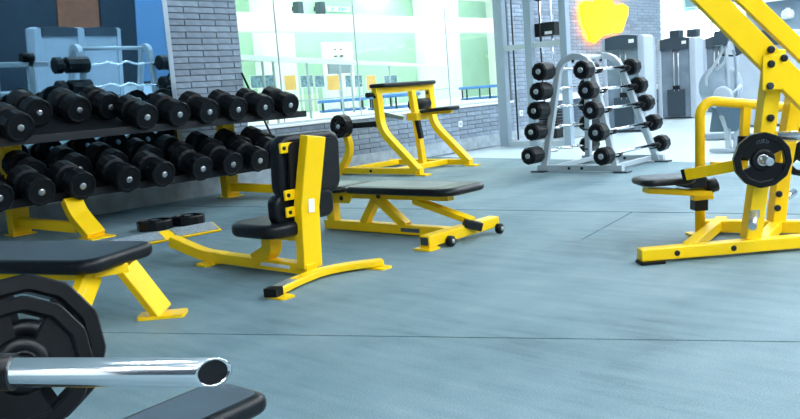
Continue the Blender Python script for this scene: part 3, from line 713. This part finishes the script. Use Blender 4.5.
# ------------------------------------------------------------------ weight stack towers
def tower(x0, x1, y0, dp, h, label, dark=True, name='weight_tower'):
    t = thing(name, label, 'exercise machine', ((x0+x1)/2, y0+dp/2, 0), 'enclosed weight stack towers')
    wd = x1-x0; s = wd*.16; mid = (x0+x1)/2
    part('back_cover', box((x0+.03, y0+.12, 0), (x1-.03, y0+dp, h-.06)), 'shroud', t, bevel=.03)
    for xa, xb in ((x0, x0+s*.62), (x1-s, x1)):
        part('side_cover', MB().prism([(xa, 0), (xb, 0), (xb, h-.05), ((xa+xb)/2, h-.015), (xa, h-.05)], ((0, y0, 0), (1, 0, 0), (0, 0, 1)), -dp*.72, 0.0), 'shroudlight', t, bevel=.02)
    fp_ = part('front_panel', box((x0+s*.62, y0+.035, .03), (x1-s, y0+.06, h-.24)), 'smoked' if dark else 'shroudlight', t)
    if dark:
        part('weight_stack', box((x0+s+.07, y0+.012, .05), (x1-s*1.5-.05, y0+.034, h*.36)), 'capdark', t)
        for k in range(2):
            part('guide_rod', MB().tube([(mid-.06+.10*k, y0+.02, h*.34), (mid-.06+.10*k, y0+.02, h-.25)], .014, 8), 'steel', t)
        part('selector_bar', box((mid-.09, y0+.006, h*.36), (mid+.06, y0+.03, h*.41)), 'darkmetal', t)
    arc = [(x0+s*.62, h-.25), (x1-s, h-.25)]+[(x1-s-(x1-s-x0-s*.62)*k/8, h-.03+.035*math.sin(math.pi*k/8)) for k in range(9)]
    c = part('top_cap', MB().prism(arc, ((0, y0+.07, 0), (1, 0, 0), (0, 0, 1)), 0, .09), 'capdark', t)
    if dark: part('label', box((x1-s-.15, y0-.024, h-.15), (x1-s-.05, y0-.0205, h-.085)), 'white', c)
    return t
t1 = tower(-7.33, -6.50, 14.0, .55, 1.74, 'grey weight tower below the yellow sign, behind the A frame rack')
t2 = tower(-7.84, -6.98, 17.5, .60, 1.74, 'grey weight tower with smoked front standing right of the brick wall')
t3 = tower(-7.62, -7.02, 19.6, .55, 1.75, 'dark weight tower half hidden behind the smoked front tower')
t4 = tower(-5.10, -4.10, 14.4, .6, 1.58, 'wide pale weight tower behind the big yellow machine', dark=False)
t5 = tower(-4.02, -3.2, 14.9, .6, 1.62, 'pale weight tower at the right edge of the photo', dark=False)
def topbox(tw, x, y, z):
    part('control_box', box((x-.11, y+.1, z), (x+.11, y+.35, z+.17)), 'capdark', tw, bevel=.02)
topbox(t2, -7.52, 17.6, 1.73); topbox(t2, -7.2, 17.75, 1.73)
topbox(t3, -7.2, 19.7, 1.74); topbox(t5, -3.75, 15.0, 1.62); topbox(t5, -3.45, 15.1, 1.62)

# seated machine parts between the towers
t = thing('seated_machine', 'dark seated machine with red pad between the grey towers', 'exercise machine', (-7.6, 16.2, 0))
part('frame', MB().sweep([(-7.75, 16.2, .03), (-7.3, 16.2, .03)], .08, .06).sweep([(-7.6, 16.2, .05), (-7.6, 16.2, 1.05)], .08, .08, (1, 0, 0)), 'silver', t)
part('seat', MB().prism(rrect(.36, .36, .06), ((-7.45, 16.1, .45), (1, 0, 0), (0, 1, 0)), -.03, .03, .02), 'vinyl', t)
part('red_pad', MB().prism(rrect(.30, .26, .06), ((-7.5, 16.05, .78), (1, 0, 0), (0, 0, 1)), -.03, .03, .02), 'red', t)
part('roller', MB().tube([(-7.75, 16.0, 1.12), (-7.45, 16.0, 1.12)], .08, 14), 'rubber', t)

# elliptical trainer behind the yellow machine
ec = ony(719, 86, 12.0)
el = thing('elliptical_trainer', 'pale grey elliptical trainer with round flywheel cover and tall handles', 'exercise machine', (ec.x, 12.1, 0))
part('flywheel_cover', MB().lathe((ec.x, 12.06, .76), (0, -1, 0), [(.28, -.06), (.31, -.03), (.31, .03), (.27, .06), (.12, .07), (.11, .085)], 28), 'greyframe', el)
part('hub_cover', MB().lathe((ec.x+.06, 12.0, .62), (0, -1, 0), [(.15, 0), (.15, .03), (.12, .045)], 22), 'shroudlight', el)
part('body', MB().prism([(-.22, 0), (.24, 0), (.20, .5), (-.12, .62)], ((ec.x, 12.15, .1), (1, 0, 0), (0, 0, 1)), -.14, 0), 'seatblue', el, bevel=.02)
part('base', box((ec.x-.30, 12.02, .0), (ec.x+.55, 12.2, .08)), 'shroud', el, bevel=.015)
def E_(px, py, y=12.0): return tuple(ony(px, py, y))
for pts, r, m in (([(707, 86), (706, 78), (719, 58), (723, 50), (722, 41)], .022, 'silver'), ([(716, 70), (726, 62), (728, 44), (726, 40), (716, 40)], .026, 'silver'), ([(729, 100), (728, 70), (726, 45)], .03, 'shroudlight'),
                  ([(737, 96), (736, 60), (733, 50)], .022, 'shroud'), ([(743, 52), (735, 56), (722, 55)], .014, 'darkmetal'), ([(741, 85), (730, 97), (722, 105)], .025, 'silver')):
    part('handle_bar', MB().tube(fillet([E_(*q) for q in pts], .08, 4), r, 8), m, el)
q0, q1 = V(E_(714, 31)), V(E_(729, 46))
part('console', MB().prism(rrect(.2, .2, .03), (((q0+q1)/2), (1, 0, 0), (0, .25, 1)), -.02, .04), 'capdark', el)
q0 = V(E_(739, 46)); part('side_console', MB().prism(rrect(.1, .22, .03), (q0, (1, 0, .2), (-.2, 0, 1)), -.02, .04), 'capdark', el)
# exercise bike seat and stem in front of it
bs = onz(735, 152)
bk = thing('exercise_bike', 'pale exercise bike with slate blue body behind the yellow arm rail', 'exercise machine', (bs.x, bs.y, 0))
part('stem', MB().sweep([ony(729, 150, bs.y), ony(727, 128, bs.y), ony(722, 115, bs.y)], .06, .06, (0, 1, 0)), 'silver', bk)
part('body_shell', MB().prism([(-.17, .12), (.17, .14), (.16, -.12), (.07, -.22), (-.03, -.16), (-.05, -.02), (-.14, .0)], (ony(731, 114, bs.y), (1, 0, 0), (0, 0, 1)), -.06, .06), 'seatblue', bk, bevel=.02)
part('floor_bar', box((bs.x-.30, bs.y-.06, 0), (bs.x+.30, bs.y+.06, .05)), 'shroudlight', bk, bevel=.015)
part('side_shell', MB().prism([(-.02, 0), (.14, 0), (.10, .36), (.02, .40)], ((bs.x, bs.y, .05), (1, 0, 0), (0, 0, 1)), -.03, .03), 'shroudlight', bk, bevel=.015)
# lamp on the far wall
q = ony(789, 14, YB-.02)
t = thing('wall_lamp', 'small round white lamp high on the grey far wall', 'lamp', (q.x, YB, q.z))
part('bracket', box((q.x-.05, YB-.14, q.z+.10), (q.x+.05, YB, q.z+.18)), 'silver', t)
part('shade', MB().lathe((q.x, YB-.12, q.z+.14), (0, 0, -1), [(.05, 0), (.13, .05), (.16, .14), (.15, .24), (.08, .27)], 20), 'white', t)

# ------------------------------------------------------------------ sign on the far brick wall
opx = [(581.8, 4.8), (585, 1), (595, 2), (597, -2), (604, -5), (611, -3), (612.8, 3), (616, 6), (622, 3.6), (628, 7), (628, 14), (624.7, 24), (622, 32), (617.5, 33), (616, 30.5), (611.6, 33), (602.5, 36), (598.5, 39.4), (595, 43), (592.5, 40.5), (590.6, 41), (589.6, 35.8), (585, 26), (582.5, 16.7)]
op = [(onx(a, b, XS+.12).y, onx(a, b, XS+.12).z) for a, b in opx]
cy = sum(p[0] for p in op)/len(op); cz = sum(p[1] for p in op)/len(op)
sg = thing('wall_sign', 'glowing yellow emblem sign with orange halo on the brick wall', 'sign', (XS, cy, cz))
part('face', MB().prism(op, ((XS+.07, 0, 0), (0, 1, 0), (0, 0, 1)), 0, .06), 'sign', sg)
part('halo_strip', MB().prism([(cy+(a-cy)*.93, cz+(b-cz)*.93) for a, b in op], ((XS+.045, 0, 0), (0, 1, 0), (0, 0, 1)), 0, .015), 'halo', sg)
part('standoff', MB().tube([(XS-.002, cy, cz), (XS+.05, cy, cz)], .02, 8), 'darkmetal', sg)

# ------------------------------------------------------------------ big yellow machine on the right
P0 = onz(642, 265); P0.z = 0
RA = V((.71, .70, 0)).normalized(); RB = V((-RA.y, RA.x, 0))
def R(a, b, z): return P0+RA*a+RB*b+Z*z
def RP(px, py, b):
    d = ray(px, py); o = P0+RB*b; t = (o-V((0, 0, HC))).dot(RB)/d.dot(RB); return V((0, 0, HC))+d*t
rm = thing('lever_machine', 'large yellow plate loaded lever machine at the right edge', 'exercise machine', tuple(R(.6, .4, 0)))
fr = part('front_rail', MB().sweep([R(0, .04, .05), R(1.55, .04, .05)], .08, .068), 'yellow', rm, bevel=.006)
part('floor_pad', MB().prism(rrect(.14, .11, .015), (R(.06, .03, 0), RA, RB), 0, .016), 'rubber', fr)
for a in (.20, .52, 1.1): screw(fr, R(a, -.001, .05), -RB, .016)
part('rear_rail', MB().sweep([onz(696, 225.5, .05), V((-.85, 5.42, .05))], .08, .075), 'yellow', rm, bevel=.006)
part('side_rail', MB().sweep([R(.30, .08, .055), onz(722, 221, .055)], .07, .065), 'yellow', rm, bevel=.006)
part('side_rail', MB().sweep([R(.72, .08, .055), onz(779, 223, .055)], .07, .065), 'yellow', rm, bevel=.006)
mpz = part('main_post', MB().sweep([R(.65, .07, .08), R(.70, .07, .40), R(.80, .07, 1.12)], .085, .09, RA), 'yellow', rm, bevel=.006)
part('upper_plate', MB().sweep([RP(771.5, 90, -.036), RP(772, 55, -.036)], .014, .105, RA), 'yellow', mpz, bevel=.003)
for px, py in ((771, 49.5), (771, 64), (784, 58), (770, 86), (770.5, 118)):
    q = RP(px, py, -.045 if py < 100 else .02); part('bolt', MB().lathe(q, -RB, [(.020, -.006), (.020, .008), (.012, .016)], 14), 'darkmetal' if py < 80 or py > 100 else 'gap', mpz)
# long lever arms
ARMS = []
def arm(name, pa, pb, b, wd, th):
    a_, b_ = RP(*pa, b), RP(*pb, b); d = (b_-a_).normalized()
    a2 = a_-d*.55; b2 = b_+d*.55; ARMS.append((a_, d))
    return part(name, MB().sweep([a2, b2], th, wd, RB.cross(d)), 'yellow', rm, bevel=.006)
arm('lever_arm', (708, -2), (782, 73), .0, .135, .05)
arm('lever_arm', (747, 0), (797, 48), .42, .10, .05)
part('arm_cross_bar', MB().tube([ARMS[0][0]-ARMS[0][1]*.45, ARMS[1][0]-ARMS[1][1]*.40], .03, 12), 'yellow', rm)
part('arm_pivot_bar', MB().tube([RP(808, 98, 0.0), RP(832, 82, .42)], .03, 12), 'steel', rm)
part('pivot_link', MB().sweep([RP(776, 70, .1), RP(806, 92, .1)], .05, .07, RA), 'yellow', rm, bevel=.005)
part('pivot_link', MB().sweep([RP(784, 92, .2), RP(806, 82, .2)], .05, .05, Z), 'yellow', rm, bevel=.005)
part('rear_post', MB().sweep([R(1.02, .50, .06), R(1.06, .50, .40), R(1.17, .50, .95)], .085, .085, RA), 'yellow', rm, bevel=.006)
for px, py in ((779, 194), (777.5, 208)):
    part('bolt', MB().lathe(RP(px, py, .455), -RB, [(.02, -.006), (.02, .008), (.012, .016)], 14), 'darkmetal', rm)
part('rear_horn', MB().tube([RP(781, 202, .5), RP(794, 192, .62)], .022, 12), 'chrome', rm)
# seat column with the arched rail
SB = .70
col = fillet([RP(700, 233, SB), RP(700, 110, SB), RP(706, 101, SB)+RA*.02, RP(806, 109, SB)], .13, 10)
part('arched_rail', MB().tube(col, .031, 14), 'yellow', rm)
part('column_foot', MB().prism(rrect(.12, .10, .015), (RP(697, 234.5, SB-.02), RA, RB), -.006, .012), 'yellow', rm)
part('column_sleeve', MB().sweep([RP(699, 210, SB+.0), RP(699.5, 178, SB)], .09, .085, RA), 'darkmetal', rm, bevel=.006)
part('hanger', MB().sweep([RP(746, 105, SB), RP(742, 175, SB)], .05, .05, RA), 'yellow', rm, bevel=.004)
part('hanger_pad', MB().tube([RP(746, 136, SB-.02), RP(745, 160, SB-.02)], .05, 12), 'rubber', rm)
sc_ = RP(663, 180, .58)
st = part('seat_pad', MB().prism(rrect(.34, .30, .08), (sc_, RA, RB), -.02, .022, .018), 'vinyl', rm)
part('worn_sheen_top', MB().prism(rrect(.26, .22, .07), (sc_+Z*.0215, RA, RB), 0, .0015), 'sheen', st)  # bluish sheen of the seat top painted as a lighter worn patch
part('seat_block', MB().sweep([RP(683, 182, .60), RP(699, 181, .62)], .18, .07), 'vinyl', rm, bevel=.012)
part('seat_bracket', MB().sweep([RP(645, 190, .6), RP(709, 193, .6)], .10, .035), 'yellow', rm, bevel=.004)
part('seat_gusset', MB().sweep([RP(692, 195, .62), RP(712, 193, .62)], .06, .07), 'yellow', rm, bevel=.006)
screw(rm, RP(707, 193, .58), -RB, .014)
la = part('lever_handle', MB().sweep([RP(687, 174.5, .38), RP(738, 165, .12)], .07, .065), 'yellow', rm, bevel=.005)
part('end_cap', MB().sweep([RP(685.5, 175, .39), RP(689, 174.2, .37)], .074, .07), 'rubber', la)
part('stop_roller', MB().tube([RP(704, 188, .60), RP(716, 184, .60)], .045, 12), 'rubber', rm)
part('latch', MB().sweep([RP(712, 166, .5), RP(726, 166, .5)], .06, .05), 'yellow', rm)
part('plate_horn', MB().tube([R(.69, .03, .535), R(.665, -.13, .53)], .022, 14), 'steel', rm)
part('grip', MB().tube([R(.755, -.02, .652), R(1.25, -.06, .62)], .028, 16), 'chrome', rm)
hn = part('storage_horn', MB().tube([RP(754, 214, .02), RP(752.5, 226.5, -.14)], .022, 14), 'steel', rm)
part('storage_plate', MB().sweep([RP(755, 210, .02), RP(755, 218, .02)], .01, .05, RA), 'steel', rm)
pc = RP(762, 160, -.06)
wp, PF = weight_plate('weight_plate', 'black three grip weight plate hanging on the big yellow machine', tuple(pc), tuple((V((0, 0, HC))-pc).normalized()*.35-RB*.65), .152, .045, holes=2, ph=.12)
# raised marks on the plate face
def strokes(parent, P, rad, chars, a_mid, size, d, step):
    G_ = {'2': [((0, 1), (1, 1), (1, .5), (0, .5), (0, 0), (1, 0))], '0': [((0, 0), (0, 1), (1, 1), (1, 0), (0, 0))], 'K': [((0, 0), (0, 1)), ((1, 1), (0, .5), (1, 0))], 'G': [((1, 1), (0, 1), (0, 0), (1, 0), (1, .5), (.5, .5))]}
    mb = MB(); n = len(chars)
    for i, c_ in enumerate(chars):
        am = a_mid-(i-(n-1)/2)*step
        for st_ in G_[c_]:
            pts = [P(rad+(y-.5)*size, am-(x-.5)*step*.62, d) for x, y in st_]
            for q0, q1 in zip(pts, pts[1:]): mb.tube([q0, q1], size*.075, 5)
    part('raised_mark', mb, 'sheen', parent)
strokes(wp, PF, .105, '20KG', math.pi/2, .024, .0165, .17)
rr_ = RP(795, 152, .55)
weight_plate('weight_plate', 'black weight plate mostly hidden behind the big yellow machine post', tuple(rr_+RA*.06), tuple(-RB), .16, .045, holes=3)
part('rear_plate_horn', MB().tube([rr_+RA*.06+RB*.12, rr_+RA*.06-RB*.05], .022, 12), 'steel', rm)

# ------------------------------------------------------------------ black bench on the left
b0 = onz(128, 255, .37); bd = V((.94, .335, 0)).normalized(); bn = V((-bd.y, bd.x, 0))
ec0 = onz(110, 262, .375); e1 = onz(128, 241, .375)
endc = onz(140, 250, .375)
nb = thing('black_bench', 'black padded bench with splayed yellow leg, left edge of the photo', 'bench', tuple(V((endc.x, endc.y, 0))-bd*.4))
BWID = .52
bc = (onz(112, 263, .375)+onz(104, 239, .375))/2-bd*.60
bc = V((bc.x, bc.y, .33))
part('pad', MB().prism(rrect(1.42, BWID, .09), (bc, bd, bn), -.03, .045, .028), 'vinyl', nb)
part('pad_rail', MB().sweep([bc-bd*.6-Z*.052, bc+bd*.55-Z*.052], .34, .044), 'yellow', nb, bevel=.005)
lt = onz(133, 262, .28)
fo = onz(163, 316, 0); fo.z = .02
lg = part('leg', MB().sweep([onz(126, 266, .285), fo], .12, .05, bd), 'yellow', nb, bevel=.006)
part('foot_plate', MB().prism(rrect(.24, .13, .02), (V((fo.x, fo.y, 0)), RA, RB), 0, .016), 'yellow', lg)
n0 = onz(92, 272, .285); n1 = onz(62, 352, 0); n1.z = .02
lg2 = part('leg', MB().sweep([n0, n1], .12, .05, bd), 'yellow', nb, bevel=.006)
part('sticker', MB().sweep([n0*.78+n1*.22+V((.02, -.032, .01)), n0*.55+n1*.45+V((.02, -.032, .01))], .05, .003, (RB*-1)), 'white', lg2)
part('foot_plate', MB().prism(rrect(.24, .13, .02), (V((n1.x, n1.y, 0)), RA, RB), 0, .016), 'yellow', lg2)
part('cross_brace', MB().sweep([n0+Z*.0, onz(126, 266, .285)], .10, .05), 'yellow', nb, bevel=.005)
part('corner_bumper', MB().sweep([onz(64, 269, .29), onz(80, 271, .29)], .06, .04), 'rubber', nb, bevel=.006)
part('leg', MB().sweep([bc-bd*.5-Z*.06, V((bc.x, bc.y, .02))-bd*.62], .12, .05, bn), 'yellow', nb, bevel=.006)

# ------------------------------------------------------------------ foreground: plate stand with chrome horn, pad
def C(px, py, dist): return V((0, 0, HC))+ray(px, py)*dist
ps = thing('plate_stand', 'chrome weight horn reaching in from a stand at the left edge', 'stand', tuple(V((C(-75, 372, 1.5).x, C(-75, 372, 1.5).y, 0))))
pa, pb = C(-75, 372, 1.36), C(214, 372.5, 1.36); pd = (pb-pa).normalized()
rt_, wt_ = .0242, .0035
def cut_ring(r_, end):
    f_ = -V(FW); f_ = (f_-pd*f_.dot(pd)).normalized(); g_ = pd.cross(f_); out = []
    for k in range(32):
        q = f_*math.cos(2*math.pi*k/32)+g_*math.sin(2*math.pi*k/32)
        base = pb if end else pa
        sh = -pd*(q.dot(f_)*r_*1.05) if end else V((0, 0, 0))
        # slanted cut facing the viewer
        out.append(base+q*r_+sh)
    return out
def lerp_ring(A, B, t): return [a*(1-t)+b*t for a, b in zip(A, B)]
oa, ob, ia, ib = cut_ring(rt_, 0), cut_ring(rt_, 1), cut_ring(rt_-wt_, 0), cut_ring(rt_-wt_, 1)
part('horn', MB().loft([ia, ib, ob, oa], False, True), 'chrome', ps)
sh_ = [q-pd*.003+((pb if 1 else pa)-q).dot(UP)*V((0, 0, 0)) for q in cut_ring(rt_-wt_*1.05, 1)]
part('horn_bore', MB().loft([cut_ring(rt_-wt_*1.05, 0), sh_], True), 'shelf', ps)  # black capped lining paints in the dark of the hollow pipe
hb_ = C(-75, 372, 1.36)
part('collar', MB().tube([C(-75, 372, 1.36), C(14, 372, 1.36)], .031, 24), 'rubberplate', ps)
part('post', MB().sweep([V((hb_.x, hb_.y, .02)), V((hb_.x, hb_.y, hb_.z+.12))], .07, .07, RA), 'darkmetal', ps, bevel=.006)
part('base', MB().prism(rrect(.45, .45, .03), (V((hb_.x, hb_.y, 0)), RA, RB), 0, .02), 'darkmetal', ps)
c1, c2 = C(24, 352, 1.80), C(20, 366, 1.66)
axp = (V((0, 0, HC))-c1).normalized(); axp = (axp+RA*.25).normalized()
weight_plate('weight_plate', 'large black polygon grip plate in the left foreground, the rear one', tuple(c1), tuple(axp), .172, .06, 'foreground plates', ph=1.25, bush='rubberplate')
wpf, PF2 = weight_plate('weight_plate', 'large black polygon grip plate in the left foreground, the front one', tuple(c2), tuple(axp), .142, .05, 'foreground plates', ph=1.25, bush='rubberplate')
part('plate_mark', MB().prism(rrect(.018, .012, .002), (PF2(.085, .35, .017), PF2(.09, .35, .017)-PF2(.085, .35, .017), axp.cross(PF2(.09, .35, .017)-PF2(.085, .35, .017))), 0, .001), 'sheen', wpf)
part('plate_horn', MB().tube([c1-axp*.30, c2+axp*.035], .0215, 16), 'rubberplate', ps)
pp = c1-axp*.30
part('rear_post', MB().sweep([V((pp.x, pp.y, .02)), pp+Z*.05], .06, .06, RA), 'darkmetal', ps)
part('base_link', MB().sweep([V((pp.x, pp.y, .03)), V((hb_.x, hb_.y, .03))], .06, .04), 'darkmetal', ps)
# padded arm at the bottom edge
fp0, fp1 = onz(196, 391, .32), onz(264, 392, .32)
fu = (fp1-fp0); fu.z = 0; fwid = fu.length; fu.normalize(); fv = V((-fu.y, fu.x, 0))
fa = (onz(198, 391, .32)+onz(264, 392, .32))/2
fl_ = V((.08, -1, 0)).normalized()
fn = V((-fl_.y, fl_.x, 0))
cen = fa+fl_*.30; cen.z = .29
fgp = thing('low_bench', 'black padded bench end below the chrome horn at the bottom edge', 'bench', (cen.x, cen.y, 0))
part('pad', MB().prism(rrect(.70, .225, .04), (cen-fn*.012, fl_, fn), -.022, .03, .02), 'vinyl', fgp)
part('worn_sheen_top', MB().prism(rrect(.66, .175, .03), (cen-fn*.012+Z*.030, fl_, fn), 0, .001), 'sheen', fgp)  # grey-blue sheen of the pad top painted in, together with wear
part('pad_rail', MB().sweep([cen-fl_*.29-Z*.037, cen+fl_*.3-Z*.037], .13, .03), 'yellow', fgp, bevel=.004)
part('leg', MB().sweep([cen+fl_*.1-Z*.04, V((cen.x, cen.y, .02))+fl_*.1], .07, .06, fl_), 'yellow', fgp, bevel=.005)
part('foot', MB().prism(rrect(.2, .34, .03), (V((cen.x, cen.y, 0))+fl_*.1, fl_, fn), 0, .02), 'yellow', fgp)

# ------------------------------------------------------------------ what the mirror shows from the right half of the room
def reflected():
    t = thing('curl_bar_rack', 'pale two tier curl bar rack seen only in the mirror', 'rack', (.2, 9.2, 0))
    for yy in (8.45, 10.05):
        pts = [(-.35, yy, .02), (-.12, yy, 1.37)]+[(.05+.17*math.cos(math.pi*(1-k/8)), yy, 1.37+.17*math.sin(math.pi*(1-k/8))) for k in range(1, 8)]+[(.22, yy, 1.37), (.45, yy, .02)]
        part('arched_frame', MB().sweep(pts, .10, .10, (0, 1, 0)), 'silver', t)
    part('top_bar', MB().tube([(.05, 8.45, 1.50), (.05, 10.05, 1.50)], .04, 10), 'silver', t)
    part('base_link', MB().sweep([(.05, 8.45, .05), (.05, 10.05, .05)], .06, .06), 'silver', t)
    for i, z in enumerate((1.19, .74)):
        x = -.30-.06*i
        for yy in (8.45, 10.05): part('hook', MB().sweep([(x+.16, yy, z-.03), (x, yy, z-.04), (x-.03, yy, z)], .06, .02), 'darkmetal', t)
        b = thing('curl_bar', 'bent curl bar with drum heads, %s tier in the mirror' % ('upper' if i == 0 else 'lower'), 'barbell', (x, 9.2, z-.03), 'curl bars seen in the mirror')
        zig = [(x, 7.9, z), (x, 8.75, z), (x, 8.95, z+.06), (x, 9.15, z-.03), (x, 9.35, z+.06), (x, 9.6, z-.02), (x, 9.8, z), (x, 10.6, z)]
        part('bar', MB().tube(fillet(zig, .08, 3), .024, 8), 'chrome', b)
        for a, c in ((7.78, 7.95), (8.02, 8.50), (10.12, 10.5)): part('head', hexhead(a, c, x, z, .165), 'rubber', b)
reflected()
tr = tower(9.9-.0, 11.2, 0, .55, 1.93, 'pale weight tower seen only in the mirror, the left one', dark=False)
tr.location = V((5.2, 10.55, 0))*S; tr.rotation_euler = (0, 0, math.pi/2*-1)
tr2 = tower(9.9-.0, 11.2, 0, .55, 1.93, 'pale weight tower seen only in the mirror, the right one', dark=False)
tr2.location = V((5.9, 12.1, 0))*S; tr2.rotation_euler = (0, 0, math.pi/2*-1)
t = thing('press_frame', 'pale press machine frame seen only in the mirror', 'exercise machine', (.5, 7.3, 0))
for yy in (6.9, 7.6): part('post', MB().sweep([(.3, yy, .02), (.3, yy, 1.25)], .12, .1, (1, 0, 0)), 'silver', t, bevel=.01)
part('beam', MB().sweep([(.3, 6.5, 1.2), (.3, 7.95, 1.2)], .1, .1), 'silver', t, bevel=.01)
part('lower_beam', MB().sweep([(.3, 6.6, .62), (.3, 7.6, .62)], .1, .09), 'silver', t, bevel=.01)
for yy in (6.75, 7.55): part('grip', MB().tube([(.3, yy-.12, 1.33), (.3, yy+.12, 1.33)], .10, 12), 'rubber', t)
